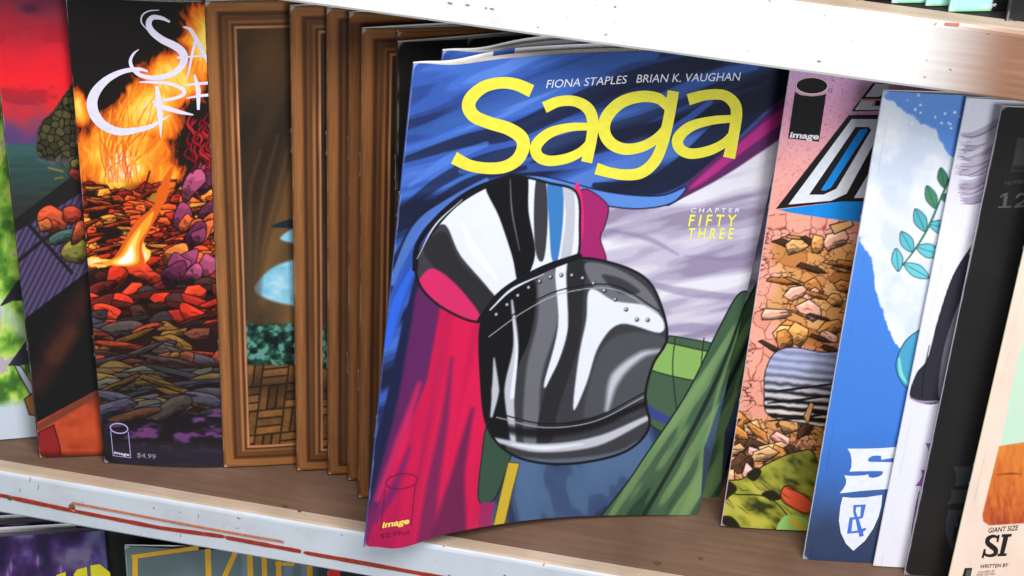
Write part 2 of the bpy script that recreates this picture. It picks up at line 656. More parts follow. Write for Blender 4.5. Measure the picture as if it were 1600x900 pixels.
# ------------------------------------------------------------------ comic books
def pose_matrix(X, Y, a, L, s, z0=0.0, lift=None):
    u = np.array([math.cos(a), math.sin(a), 0])
    b = np.array([-math.sin(a), math.cos(a), 0])
    v = math.cos(L) * np.array([0, 0, 1]) + math.sin(L) * b
    u2 = math.cos(s) * u - math.sin(s) * v
    v2 = math.cos(s) * v + math.sin(s) * u
    n2 = np.cross(v2, u2)
    z = max(0.0, W * math.sin(s) * math.cos(L)) if lift is None else lift
    return Matrix(((u2[0], n2[0], v2[0], X), (u2[1], n2[1], v2[1], Y), (u2[2], n2[2], v2[2], z0 + z + 0.0004), (0, 0, 0, 1)))


class Comic:
    """local axes: x across the cover from the spine, y to the back, z up the cover"""

    def __init__(s, mat, shape, width=W, thick=0.0036):
        s.M = np.array(mat)
        s.Mi = np.linalg.inv(s.M)
        s.shape = shape
        s.w = width
        s.t = thick

    def d(s, u, v):
        return s.shape(u / s.w, v / H)

    def world(s, u, v, off=0.0):
        P = np.stack([u, -(s.d(u, v) + off), v], -1)
        return P @ s.M[:3, :3].T + s.M[:3, 3]

    def px(s, u, v):
        return project(s.world(u, v))

    def uv(s, x, y):
        """photograph pixels to metres on the cover"""
        x, y = np.asarray(x, float), np.asarray(y, float)
        D = FW + RT * ((x[..., None] - 800) / CAM['f']) - UP * ((y[..., None] - 450) / CAM['f'])
        D = D @ s.Mi[:3, :3].T
        O = s.Mi[:3, :3] @ CP + s.Mi[:3, 3]
        dd = np.zeros(x.shape)
        for _ in range(12):
            k = (-dd - O[1]) / D[..., 1]
            u, v = O[0] + k * D[..., 0], O[2] + k * D[..., 2]
            dd = s.d(np.clip(u, 0, s.w), np.clip(v, 0, H))
        return u, v

    def thick(s, u):
        q = np.clip(u / s.w, 0, 1)
        return 0.0011 + (s.t - 0.0011) * np.sin(np.pi * np.clip(q / 0.34, 0, 1) / 2)


def flat_shape(u, v):
    return 0.0012 * np.sin(np.pi * np.clip(u / .45, 0, 1))


def make_comic(name, mat, shape, painter, base, vis=(0.0, 1.0), step=1.35, width=W, thick=0.0036, spine=None,
               ref=None, staples=(0.28, 0.74), pages=12, page_mat=None, vvis=(0.0, 1.0)):
    c = Comic(mat, shape, width, thick)
    root = bpy.data.objects.new(name, None)
    COL.objects.link(root)
    root.matrix_world = mat
    ref = ref or c
    # front cover: dense where the photograph shows it
    p0, p1 = c.px(np.array([vis[0] * width, vis[1] * width]), np.array([H * .5, H * .5]))
    nu = max(12, int(np.hypot(*(p1 - p0)) / step))
    us = np.unique(np.concatenate([np.linspace(0, vis[0], 6), np.linspace(vis[0], vis[1], nu), np.linspace(vis[1], 1, 24)])) * width
    q0, q1 = c.px(np.array([0.0, 0.0]), np.array([vvis[0] * H, vvis[1] * H]))
    nv = max(12, int(np.hypot(*(q1 - q0)) / step))
    vs = np.unique(np.concatenate([np.linspace(0, vvis[0], 6), np.linspace(vvis[0], vvis[1], nu if False else nv), np.linspace(vvis[1], 1, 6)])) * H
    U, V = [a.ravel() for a in np.meshgrid(us, vs, indexing='ij')]
    P = np.stack([U, -c.d(U, V), V], -1)
    XY = ref.px(U, V)
    pt = Paint(XY[:, 0], XY[:, 1], U, V, base)
    painter(pt)
    # rubbed spine and corners: the paper shows through in small nicks
    um, vm = U * 1000, V * 1000
    nick = .55 * fbm(um * 1.3 + 3 * len(_ink), vm * .16 + len(_ink), 4) + .45 * fbm(vm / 23 + 1.7 * len(_ink), um * 0 + 4.4, 2)
    edge = np.exp(-um / .55) + .6 * np.exp(-np.minimum(vm, H * 1000 - vm) / .5) + 1.4 * np.exp(-(um ** 2 + np.minimum(vm, H * 1000 - vm) ** 2) / 6.0)
    pt.mix(rgb(214, 210, 208), np.clip((nick * edge - .43) / .25, 0, 1) * .6)
    crease = np.exp(-((um - 3.2 - .5 * fbm(vm / 30, um * 0 + 2.2, 2)) / .16) ** 2) * np.clip((fbm(vm / 16, um * 0 + 7, 3) - .45) / .2, 0, 1)
    pt.C *= (1 - .14 * crease)[:, None]
    me = big_mesh('front_cover', P, grid_faces(len(us), len(vs)), lin(pt.C))
    front = link('front_cover', me, M_PRINT, root)
    # spine: half round between the two cover sheets
    vr = np.linspace(0, H, 24)
    k = 9
    sv = []
    for i in range(k):
        w = math.pi * i / (k - 1)
        r = 0.5 * 0.0011
        for v in vr:
            d0 = c.d(np.array([0.0]), np.array([v]))[0]
            sv.append((-0.7 * r * math.sin(w), -d0 + r - r * math.cos(w), v))
    link('spine', mesh('spine', sv, grid_faces(k, 24), True), ink(spine) if spine else M_PAPER, root)
    # back cover and the page sheets
    uc = width * np.linspace(0, 1, 40) ** 1.7
    vc = np.linspace(0, H, 14)
    UU, VV = [a.ravel() for a in np.meshgrid(uc, vc, indexing='ij')]
    dd, th = c.d(UU, VV), c.thick(UU)
    link('back_cover', big_mesh('back_cover', np.stack([UU, -dd + th, VV], -1), grid_faces(40, 14)), M_INNER, root)
    pv, pf = [], []
    for j in range(pages):
        f = 0.07 + 0.4 * j / (pages - 1) + 0.012 * math.sin(j * 2.3)
        w = np.clip(UU / width, 0, 1)
        yy = -dd + th * (f + 0.02 * np.sin(w * 3 + j * 1.9) * np.sin(np.pi * w))
        # every sheet has two faces and real edges, 0.1 mm apart
        for e in (0.0, 0.00012):
            pf.append(grid_faces(40, 14) + len(pv) * len(UU))
            pv.append(np.stack([UU - 0.0005 * (UU / width) ** 4, yy + e, VV * 0.9985 + 0.0001], -1))
    pg = link('pages', big_mesh('pages', np.vstack(pv), np.vstack(pf)), page_mat or M_PAPER, root)
    pg['kind'] = 'stuff'
    for f in staples:
        v = f * H
        d0 = c.d(np.array([0.0]), np.array([v]))[0]
        pts = [(0.0004, -d0 + .0006, v + .0064), (-0.0005, -d0 + .0004, v + .0061), (-0.00055, -d0 + .0004, v + .0052), (-0.00022, -d0 + .0005, v + .004), (-0.0002, -d0 + .0005, v), (-0.00022, -d0 + .0005, v - .004), (-0.00055, -d0 + .0004, v - .0052), (-0.0005, -d0 + .0004, v - .0061), (0.0004, -d0 + .0006, v - .0064)]
        link('staple', tube('staple', pts, 0.00028, 6), M_STAPLE, root)
    return root, c, front


def copy_tree(o, parent=None):
    n = o.copy()
    COL.objects.link(n)
    n.parent = parent
    for ch in list(o.children):
        copy_tree(ch, n)
    return n


# --- lettering and marks as thin ink on the cover -------------------------------------------------
LIFT = 0.00016


def to_cover(c, xy, off):
    u, v = c.uv(np.asarray(xy)[:, 0], np.asarray(xy)[:, 1])
    d = c.d(np.clip(u, 0, c.w), np.clip(v, 0, H)) + off
    return np.stack([u, -d, v], -1)


def ink_strokes(c, front, name, strokes, col, off=LIFT):
    """strokes: (points in pixels, width or widths in pixels); one part"""
    vs, fs = [], []
    for si, (pts, w) in enumerate(strokes):
        P = curve(pts, 9) if len(pts) > 2 else np.linspace(pts[0], pts[1], 12)
        ws = np.interp(np.linspace(0, 1, len(P)), np.linspace(0, 1, len(np.atleast_1d(w))), np.atleast_1d(w))
        T = np.gradient(P, axis=0)
        T /= np.linalg.norm(T, axis=1)[:, None] + 1e-9
        Nn = np.stack([-T[:, 1], T[:, 0]], -1)
        o = len(vs)
        L = to_cover(c, P + Nn * ws[:, None] / 2, off + si * 0.000012)
        R = to_cover(c, P - Nn * ws[:, None] / 2, off + si * 0.000012)
        for a, b in zip(L, R):
            vs += [a, b]
        fs += [(o + 2 * i, o + 2 * i + 2, o + 2 * i + 3, o + 2 * i + 1) for i in range(len(P) - 1)]
    return link(name, mesh(name, vs, fs), ink(col), front)


def ink_shapes(c, front, name, polys, col, off=LIFT, smooth=False):
    """polys: list of rings (outline, hole, ...) in pixels"""
    bm = bmesh.new()
    for rings in polys:
        R = [curve(r, 6, True) if smooth else np.asarray(r, float) for r in rings]
        tri = tessellate_polygon([[Vector((p[0], p[1], 0)) for p in r] for r in R])
        allp = np.vstack(R)
        vv = [bm.verts.new((p[0], p[1], 0)) for p in allp]
        for t in tri:
            try:
                bm.faces.new([vv[i] for i in t])
            except ValueError:
                pass
    allx = [v.co.x for v in bm.verts]
    x = min(allx) + 9
    while x < max(allx):
        bmesh.ops.bisect_plane(bm, geom=bm.verts[:] + bm.edges[:] + bm.faces[:], plane_co=(x, 0, 0), plane_no=(1, 0, 0))
        x += 9
    vs = to_cover(c, np.array([[v.co.x, v.co.y] for v in bm.verts]), off)
    bm.verts.index_update()
    fs = [[v.index for v in f.verts] for f in bm.faces]
    bm.free()
    return link(name, mesh(name, vs, fs), ink(col), front)


_txt = {}


def text_mesh(s, bold):
    k = (s, bold)
    if k not in _txt:
        cu = bpy.data.curves.new('t', 'FONT')
        cu.body = s
        cu.offset = bold
        cu.resolution_u = 4
        o = bpy.data.objects.new('t', cu)
        COL.objects.link(o)
        dg = bpy.context.evaluated_depsgraph_get()
        me = bpy.data.meshes.new_from_object(o.evaluated_get(dg))
        V = np.array([v.co[:2] for v in me.vertices])
        F = [list(p.vertices) for p in me.polygons]
        bpy.data.objects.remove(o)
        bpy.data.curves.remove(cu)
        bpy.data.meshes.remove(me)
        _txt[k] = V, F
    return _txt[k]


CAPH = None


def ink_text(c, front, name, lines, col, off=LIFT):
    """lines: (string, baseline start px, baseline end px, up vector px, bold)"""
    global CAPH
    if CAPH is None:
        CAPH = text_mesh('H', 0.0)[0][:, 1].max()
    vs, fs = [], []
    for s, p0, p1, upv, bold in lines:
        V, F = text_mesh(s, bold)
        t = (V[:, 0] - V[:, 0].min()) / (V[:, 0].max() - V[:, 0].min())
        P = np.asarray(p0, float) + t[:, None] * (np.asarray(p1, float) - p0) + (V[:, 1] / CAPH)[:, None] * np.asarray(upv, float)
        o = len(vs)
        vs += list(to_cover(c, P, off))
        fs += [[o + i for i in f] for f in F]
    return link(name, mesh(name, vs, fs), ink(col), front)


def ellipse(cx, cy, rx, ry, rot=0.0, n=40):
    a = np.linspace(0, 2 * math.pi, n, endpoint=False)
    x, y = rx * np.cos(a), ry * np.sin(a)
    return np.stack([cx + x * math.cos(rot) - y * math.sin(rot), cy + x * math.sin(rot) + y * math.cos(rot)], -1)

# ------------------------------------------------------------------ the printed covers
def saga_shape(u, v):
    a = 0.75 + 0.35 * (1 - v)
    return a * (0.0034 * np.exp(-((u - 0.10) / 0.085) ** 2) * (1 - np.exp(-(u / 0.05) ** 2))
                - 0.0072 * np.sin(np.pi * np.clip((u - 0.06) / 0.94, 0, 1)) ** 1.3)


def fire_shape(u, v):
    return 0.0046 * np.sin(np.pi * np.clip(u / .62, 0, 1)) ** 1.2


def paint_saga(p):
    X, Y = p.X, p.Y
    # blue cloth
    w = 26 * (fbm(X / 150, Y / 150, 3) - .5)
    s = (Y - 100) + (X - 640) * (0.34 + 0.0002 * (Y - 100)) + w
    n = fbm(s / 40.0, X / 420.0 + 3, 3)
    t = np.clip((n - .27) / .46, 0, 1)
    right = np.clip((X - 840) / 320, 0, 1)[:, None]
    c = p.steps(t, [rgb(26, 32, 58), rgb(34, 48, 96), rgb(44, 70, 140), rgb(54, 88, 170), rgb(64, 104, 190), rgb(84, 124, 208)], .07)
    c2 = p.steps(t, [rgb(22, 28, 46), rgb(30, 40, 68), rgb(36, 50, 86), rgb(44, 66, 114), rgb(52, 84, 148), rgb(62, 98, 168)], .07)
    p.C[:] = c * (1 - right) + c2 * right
    D, B, L = rgb(24, 28, 48), rgb(48, 84, 176), rgb(84, 128, 216)
    for pts, wd, col, op in (
            ([(634, 210), (700, 190), (800, 150), (960, 92), (1020, 84)], (5, 26, 30, 20), rgb(52, 88, 160), .75),
            ([(632, 250), (720, 222), (800, 205), (880, 170), (1000, 120), (1120, 92)], (10, 26, 30, 26), D, .75),
            ([(640, 290), (700, 250), (760, 225)], (6, 16, 8), L, .6),
            ([(628, 330), (690, 282), (760, 250), (880, 222), (1010, 180), (1150, 120)], (14, 20, 24, 16), D, .7),
            ([(900, 200), (1000, 170), (1120, 118), (1180, 104)], (8, 22, 12), rgb(58, 94, 168), .7),
            ([(720, 268), (830, 262), (930, 250), (1020, 222), (1110, 160)], (8, 16, 18, 8), rgb(62, 98, 188), .7),
            ([(930, 290), (1010, 292), (1070, 262), (1150, 190), (1230, 124)], (10, 34, 44, 26), D, .85),
            ([(622, 410), (660, 340), (730, 285), (820, 262)], (20, 14, 8), D, .8),
            ([(615, 440), (650, 360), (700, 318), (760, 282)], (14, 16, 8), L, .8),
            ([(610, 500), (640, 420), (668, 372), (720, 318)], (30, 22, 10), B, .9),
            ([(604, 540), (622, 470), (650, 410)], (12, 14, 6), rgb(46, 100, 220), .9)):
        p.stroke(pts, wd, col, soft=2.5, op=op)
    # backdrop of grey lavender cloth
    def lav(x, y):
        q = fbm(x / 160 + 2, (y + .22 * (x - 950)) / 24, 3)
        return p.steps(np.clip((q - .26) / .46, 0, 1), [rgb(146, 136, 164), rgb(170, 162, 188), rgb(190, 184, 206), rgb(204, 200, 216), rgb(220, 218, 230)], .12)
    p.poly([(890, 300), (960, 321), (1045, 322), (1105, 288), (1170, 240), (1245, 180), (1240, 520), (1150, 560), (1000, 560), (900, 500)], lav, smooth=False)
    p.poly([(1190, 225), (1232, 195), (1228, 250), (1150, 290)], rgb(222, 220, 232), smooth=False, op=.5, aa=4)
    for pts, wd in (([(960, 420), (1040, 450), (1120, 462), (1200, 466)], (4, 14, 6)), ([(950, 360), (1010, 372), (1060, 398)], (3, 9, 3)),
                    ([(1000, 520), (1080, 512), (1160, 520)], (4, 16, 8)), ([(1070, 400), (1140, 405), (1195, 398)], (2, 8, 3))):
        p.stroke(pts, wd, rgb(132, 122, 156), soft=4, op=.6)
    # magenta lining of the cloth
    p.poly([(1052, 312), (1100, 262), (1170, 205), (1240, 140), (1240, 196), (1170, 250), (1105, 290)], rgb(92, 40, 92), aa=3)
    p.poly([(1078, 292), (1140, 236), (1240, 156), (1238, 178), (1160, 238), (1100, 284)], rgb(176, 46, 128), aa=4)
    # turned hem
    p.poly([(790, 276), (850, 276), (950, 300), (1030, 306), (1072, 292), (1048, 318), (985, 326), (900, 312), (850, 294)], rgb(88, 134, 212), line=rgb(24, 30, 60), lw=2.2)
    # crimson and purple cloth down the left side
    p.poly([(650, 430), (700, 470), (760, 480), (780, 700), (760, 870), (560, 900), (560, 780), (600, 640), (630, 500)], rgb(28, 32, 66), smooth=False, aa=3)
    p.poly([(660, 440), (720, 480), (770, 480), (790, 870), (540, 900), (575, 800), (618, 640), (640, 520)], rgb(92, 34, 88), aa=6)
    def crim(x, y):
        q = fbm((x + .20 * (y - 500)) / 30, y / 500, 3)
        return p.steps(np.clip((q - .26) / .45, 0, 1), [rgb(150, 24, 76), rgb(188, 24, 76), rgb(200, 22, 74), rgb(210, 24, 78)], .3)
    p.poly([(688, 478), (760, 486), (800, 900), (560, 900), (585, 810), (630, 690), (668, 590)], crim, smooth=False, aa=5)
    for pts, wd, col in (([(706, 560), (694, 660), (676, 760), (664, 852)], (4, 12, 20, 26), rgb(92, 32, 84)),
                         ([(640, 700), (612, 770), (584, 815)], (4, 14, 10), rgb(92, 36, 100)),
                         ([(738, 640), (716, 740), (700, 850)], (5, 20, 60), rgb(74, 32, 72)),
                         ([(655, 600), (625, 690), (590, 780)], (6, 16, 8), rgb(224, 36, 92))):
        p.stroke(pts, wd, col, soft=8, op=.75)
    p.blob(590, 845, 70, 45, rgb(150, 26, 78), .55)
    # slate floor cloth, green and yellow cloth
    def slate(x, y):
        q = fbm((x - .3 * y) / 60, y / 120, 3)
        return p.ramp(np.clip((q - .3) / .4, 0, 1), [(0, rgb(40, 50, 80)), (.3, rgb(42, 54, 86)), (.36, rgb(54, 72, 108)), (.62, rgb(58, 78, 114)), (.68, rgb(70, 96, 132)), (1, rgb(76, 102, 140))])
    p.poly([(760, 690), (1130, 600), (1140, 860), (755, 860)], slate, smooth=False)
    p.poly([(764, 660), (800, 690), (796, 720), (772, 780), (748, 782), (752, 720)], rgb(52, 78, 62), line=rgb(26, 36, 32))
    p.poly([(794, 722), (812, 724), (800, 770), (784, 840), (766, 842), (780, 780)], rgb(196, 166, 48), smooth=False, line=rgb(70, 58, 30), lw=1.5)
    p.poly([(752, 786), (772, 784), (766, 840), (745, 840)], rgb(150, 34, 92), smooth=False)
    p.poly([(930, 520), (1180, 560), (1170, 700), (1060, 690), (960, 610)], rgb(66, 92, 70), line=rgb(24, 34, 28))
    p.poly([(940, 515), (1010, 528), (1100, 548), (1160, 558), (1160, 600), (1070, 592), (990, 566)], rgb(132, 172, 92), line=rgb(30, 44, 30))
    for x in (970, 1010, 1055, 1100, 1140):
        p.stroke([(x, 528), (x - 4, 575), (x + 2, 640)], 1.8, rgb(28, 42, 32))
    p.stroke([(960, 600), (1010, 640), (1060, 664)], (6, 16, 10), rgb(52, 66, 132), soft=3)
    def green(x, y):
        q = fbm((x + .62 * y) / 34, (y - .6 * x) / 240, 3)
        return p.ramp(np.clip((q - .3) / .42, 0, 1), [(0, rgb(38, 60, 46)), (.3, rgb(42, 66, 50)), (.36, rgb(60, 86, 64)), (.66, rgb(66, 94, 70)), (.72, rgb(96, 126, 84)), (1, rgb(114, 146, 94))])
    p.poly([(1152, 462), (1172, 458), (1180, 480), (1150, 600), (1118, 740), (1095, 850), (925, 850), (990, 740), (1070, 620), (1120, 520)], green, line=rgb(22, 32, 26), lw=2.4)
    p.stroke([(1166, 470), (1130, 570), (1072, 690), (985, 840)], (3, 7, 5), rgb(28, 42, 32))
    p.stroke([(1160, 500), (1120, 620), (1100, 720)], (2, 6, 3), rgb(122, 152, 100), soft=4, op=.7)
    p.poly([(1100, 700), (1150, 560), (1200, 520), (1180, 700), (1120, 860), (1090, 860)], slate, smooth=False, op=.9)
    p.stroke([(1196, 345), (1176, 440), (1148, 600), (1104, 806)], 2.4, rgb(22, 24, 30))
    # bright metal form: a plain flared collar over a rounded body
    K = rgb(20, 20, 26)
    p.poly([(905, 300), (948, 318), (946, 350), (938, 372), (946, 410), (905, 410)], rgb(158, 36, 104), line=rgb(60, 22, 50))
    p.poly([(898, 292), (908, 300), (912, 350), (904, 408), (890, 408)], rgb(226, 40, 108))
    collar = [(650, 412), (672, 368), (712, 322), (760, 292), (806, 276), (858, 286), (900, 300), (906, 350), (898, 410), (840, 428), (786, 462), (752, 502), (700, 486), (660, 452)]
    body = [(752, 504), (786, 462), (842, 428), (900, 404), (960, 412), (1010, 436), (1034, 480), (1042, 530), (1020, 570), (1008, 620), (1014, 668), (980, 704), (916, 722), (850, 724), (796, 708), (762, 668), (752, 600)]
    BK, DG, MG, LG, WH = rgb(18, 18, 21), rgb(56, 56, 62), rgb(104, 104, 112), rgb(186, 188, 200), rgb(222, 226, 240)
    p.clip = p.mask(collar)
    p.C[:] = p.C * (1 - p.clip[:, None]) + WH * p.clip[:, None]
    p.poly([(640, 420), (690, 350), (720, 400), (775, 470), (760, 520), (690, 490)], DG, aa=2)
    p.poly([(662, 392), (694, 362), (720, 410), (782, 474), (756, 500), (700, 440)], rgb(40, 40, 45), aa=3)
    p.poly([(672, 420), (712, 444), (752, 500), (700, 500), (650, 460)], rgb(206, 42, 100), aa=3)
    p.poly([(758, 286), (800, 268), (824, 272), (826, 330), (836, 400), (812, 446), (800, 400), (780, 340)], BK, aa=1.6)
    p.stroke([(797, 274), (800, 330), (812, 392)], (1, 2.4, 1), MG)
    p.poly([(838, 278), (852, 280), (856, 340), (850, 404), (838, 398), (834, 340)], DG, aa=1.6)
    p.poly([(856, 282), (878, 288), (880, 340), (872, 404), (862, 404), (858, 350)], rgb(58, 120, 186), aa=2)
    p.poly([(880, 290), (896, 296), (898, 350), (890, 410), (876, 410), (884, 340)], LG, aa=2)
    p.stroke([(722, 350), (742, 392), (776, 436)], (3, 12, 3), rgb(238, 240, 248), soft=5)
    p.clip = None
    p.poly(collar, WH, op=0.0, line=K, lw=4)
    p.stroke([(648, 420), (654, 380), (690, 334), (740, 296), (800, 274)], (9, 8, 5), K)
    p.stroke([(652, 404), (680, 352), (722, 312)], (1, 2.5, 1), rgb(200, 204, 214))
    p.clip = p.mask(body)
    p.C[:] = p.C * (1 - p.clip[:, None]) + DG * p.clip[:, None]
    p.poly([(745, 500), (800, 450), (836, 440), (830, 520), (800, 600), (790, 700), (745, 690)], BK, aa=3)
    p.stroke([(800, 470), (806, 540), (796, 610), (802, 690)], (3, 8, 16, 8), LG, soft=3)
    p.stroke([(802, 500), (807, 550), (800, 620)], (1, 4, 7), WH, soft=2)
    p.stroke([(772, 560), (774, 610), (768, 650)], (2, 12, 4), LG, soft=3)
    p.poly([(842, 430), (868, 424), (872, 500), (846, 590), (840, 690), (818, 690), (822, 580), (840, 500)], MG, aa=5)
    p.poly([(868, 420), (888, 414), (892, 470), (884, 530), (862, 590), (850, 600), (872, 510)], WH, aa=2.5)
    p.poly([(886, 414), (914, 410), (912, 460), (904, 540), (872, 640), (862, 690), (838, 690), (852, 610), (886, 530)], rgb(38, 38, 43), aa=3)
    p.poly([(914, 412), (960, 418), (1010, 450), (1030, 490), (986, 476), (946, 470), (928, 450)], MG, aa=3)
    p.poly([(922, 452), (960, 470), (1010, 478), (1036, 500), (1030, 520), (970, 506), (936, 540), (916, 600), (896, 640), (904, 560), (916, 500)], WH, aa=3)
    p.poly([(940, 430), (972, 436), (1000, 456), (968, 458)], DG, aa=4)
    p.poly([(936, 552), (980, 520), (1040, 530), (1020, 580), (1004, 640), (940, 660), (912, 650)], rgb(74, 76, 82), aa=6)
    p.stroke([(948, 640), (962, 590), (1000, 556), (1030, 548)], (5, 16, 10, 4), LG, soft=8)
    p.stroke([(760, 660), (830, 676), (920, 664), (1010, 630)], (10, 16, 18, 10), BK, soft=8, op=.9)
    p.stroke([(768, 686), (840, 700), (930, 690), (1010, 654)], (6, 13, 15, 8), LG, soft=4)
    p.stroke([(800, 694), (850, 700), (910, 694)], (2, 6, 2), WH, soft=3)
    p.stroke([(800, 714), (870, 722), (960, 712), (1010, 684)], (4, 10, 12, 6), rgb(84, 96, 112), soft=4)
    p.clip = None
    p.clip = p.mask(body)
    for pts, w, col in (([(778, 646), (850, 662), (930, 652), (1010, 612)], 2.2, K), ([(776, 652), (850, 668), (930, 658), (1010, 618)], 1.6, rgb(150, 152, 162)),
                        ([(764, 520), (820, 480), (880, 452), (960, 446), (1030, 486)], 2.0, K), ([(764, 526), (820, 486), (880, 458), (960, 452), (1030, 492)], 1.3, rgb(170, 172, 182))):
        p.stroke(pts, w, col)
    for k in range(15):
        t = k / 14.0
        x, y = 776 + 236 * t, 492 - 66 * math.sin(math.pi * min(1, t * 1.08)) + 8 * t
        p.blob(x, y, 3.6, 3.6, K, .9, p=3)
        p.blob(x - .8, y - .9, 2.2, 2.2, rgb(206, 208, 218), .95, p=2)
    p.clip = None
    p.poly(body, WH, op=0.0, line=K, lw=4)
    p.stroke([(752, 500), (786, 458), (846, 422), (905, 400)], (12, 13, 9), K)
    p.stroke([(766, 484), (800, 452), (850, 428)], (2, 4, 1), rgb(210, 212, 220))


def paint_fire(p):
    X, Y = p.X, p.Y
    wx = 34 * (fbm(X / 45, Y / 45, 4) - .5)
    wy = 34 * (fbm(X / 45 + 40, Y / 45, 4) - .5)
    x, y = X + wx, Y + wy
    heat = np.zeros_like(X)
    for cx, cy, rx, ry, h in ((186, 262, 40, 34, 1.15), (186, 240, 84, 60, .66), (232, 172, 48, 50, .72), (206, 196, 40, 40, .6), (268, 128, 56, 38, .7), (318, 66, 34, 66, .72), (122, 166, 22, 30, .66),
                              (250, 268, 40, 30, .5), (206, 396, 28, 28, 1.12), (222, 366, 26, 38, .66), (248, 318, 16, 46, .62), (266, 272, 12, 30, .6), (155, 412, 34, 9, .8), (318, 322, 14, 62, .5)):
        heat = np.maximum(heat, h * np.exp(-(((x - cx) / rx) ** 2 + ((y - cy) / ry) ** 2) ** 1.4))
    st = 0.22 * (fbm((x + 5 * np.sin(y / 13)) / 5, y / 20, 3) - .5) + .12 * (fbm(x / 3.2, y / 9, 2) - .5)
    q = heat + st * (heat > .1)
    q = q + .35 * (np.round(q * 7) / 7 - q)
    p.C[:] = p.ramp(q, [(0, rgb(27, 24, 23)), (.16, rgb(34, 25, 20)), (.24, rgb(120, 46, 18)), (.32, rgb(222, 96, 24)), (.5, rgb(248, 150, 36)), (.7, rgb(254, 206, 80)), (.86, rgb(250, 240, 222))])
    r = np.random.default_rng(21)
    for k in range(70):       # licks of flame
        bx, by = (190, 285) if k % 3 else (204, 408)
        hgt = 60 + 130 * r.random() if k % 3 else 30 + 80 * r.random()
        x0 = bx + (r.random() - .5) * 60
        dx = (r.random() - .35) * 90 if k % 3 else 10 + 50 * r.random()
        cv = [(x0, by), (x0 + dx * .2 - 14 * r.random(), by - hgt * .35), (x0 + dx * .6 + 16 * (r.random() - .5), by - hgt * .7), (x0 + dx, by - hgt)]
        p.clip = np.clip((heat - .2) / .1, 0, 1)
        p.stroke(cv, (1, 2.6, 1.6, .6), (rgb(255, 214, 96), rgb(252, 176, 54), rgb(226, 96, 28))[k % 3], soft=1.4, op=.85)
    # heap of glowing stones and charred logs, inked
    p.clip = (heat < .62).astype(float) * np.clip((Y - 262 - 14 * (fbm(X / 16, Y / 16, 2) - .5)) / 4, 0, 1)
    zones = ((290, 432, 190, (8, 20), (5, 11), .5, [(236, 104, 36), (220, 74, 30), (190, 48, 26), (246, 146, 54), (130, 32, 22), (226, 84, 34)]),
             (424, 520, 40, (15, 32), (9, 17), .6, [(214, 52, 32), (170, 40, 28), (70, 40, 36), (226, 66, 38), (104, 34, 28), (60, 46, 48)]),
             (508, 580, 36, (16, 36), (8, 14), .4, [(112, 62, 44), (84, 70, 66), (190, 70, 44), (72, 66, 74), (130, 92, 44), (150, 60, 40)]),
             (570, 646, 30, (22, 46), (8, 14), .35, [(84, 82, 72), (122, 92, 46), (70, 68, 82), (98, 78, 46), (62, 62, 66)]))
    for y0, y1, cnt, rxs, rys, tw, pal in zones:
        p.mix(rgb(40, 20, 18), np.clip((Y - y0 + 8) / 10, 0, 1) * np.clip((y1 + 20 - Y) / 14, 0, 1) * (.8 if y0 > 400 else .35))
        ys = np.sort(y0 + (y1 - y0) * r.random(cnt))
        for yk in ys:
            if r.random() < .28:      # charred log
                p.lump(120 + 235 * r.random(), yk, rxs[1] * (1.2 + .8 * r.random()), rys[0] * .8, .9 * (r.random() - .5), rgb(*pal[int(r.integers(len(pal)))]) * .8, r, n=7, jag=.12, line=rgb(30, 16, 14), lw=1.7, smooth=False, hatch=6)
                continue
            p.lump(120 + 235 * r.random(), yk, rxs[0] + (rxs[1] - rxs[0]) * r.random(), rys[0] + (rys[1] - rys[0]) * r.random(), tw * 2 * (r.random() - .5),
                   rgb(*pal[int(r.integers(len(pal)))]), r, n=7, jag=.34, line=rgb(30, 16, 14), lw=1.7, smooth=bool(r.random() < .5), hatch=4)
    p.clip = None
    for yk in np.sort(262 + 170 * r.random(20)):
        p.lump(290 + (yk - 262) * -.12 + 54 * r.random(), yk, 9 + 8 * r.random(), 14 + 14 * r.random(), .5 + .4 * r.random(), rgb(*((140, 58, 96), (164, 72, 108), (206, 92, 44), (96, 40, 66), (222, 120, 56))[int(r.integers(5))]), r, n=7, jag=.3, line=rgb(34, 16, 24), hatch=4)
    # tall tongue of flame in front of the stones
    for pts, col in (([(146, 412), (176, 404), (196, 372), (214, 344), (240, 322), (246, 296), (262, 268), (272, 258), (266, 284), (262, 306), (250, 330), (236, 356), (222, 384), (226, 412), (206, 418), (176, 414)], rgb(226, 98, 28)),
                     ([(160, 411), (186, 400), (202, 374), (222, 348), (240, 330), (234, 352), (218, 380), (216, 410), (190, 416)], rgb(248, 164, 46)),
                     ([(176, 410), (194, 398), (206, 376), (220, 358), (212, 384), (212, 408), (194, 414)], rgb(254, 220, 112)),
                     ([(184, 410), (198, 396), (206, 384), (208, 406), (196, 412)], rgb(248, 244, 244))):
        p.poly(pts, col, aa=2)
    # dark purple ground
    g = fbm(X / 26, Y / 8, 4)
    gc = p.ramp(np.clip((g - .4) / .3, 0, 1), [(0, rgb(26, 23, 27)), (.55, rgb(36, 30, 40)), (.85, rgb(84, 48, 96)), (1, rgb(104, 60, 112))])
    p.mix(gc, np.clip((Y + 1.5 * wy - 636) / 16, 0, 1))
    p.mix(rgb(42, 40, 52), np.clip((Y - 688) / 16, 0, 1) * .9)
    p.mix(rgb(26, 26, 30), np.clip((186 - X) / 26, 0, 1) * np.clip((Y - 640) / 20, 0, 1))
    p.lump(268, 638, 34, 15, -.35, rgb(66, 60, 56), r, line=rgb(24, 20, 22))
    p.lump(214, 648, 40, 9, -.18, rgb(86, 56, 40), r, line=rgb(24, 20, 22))
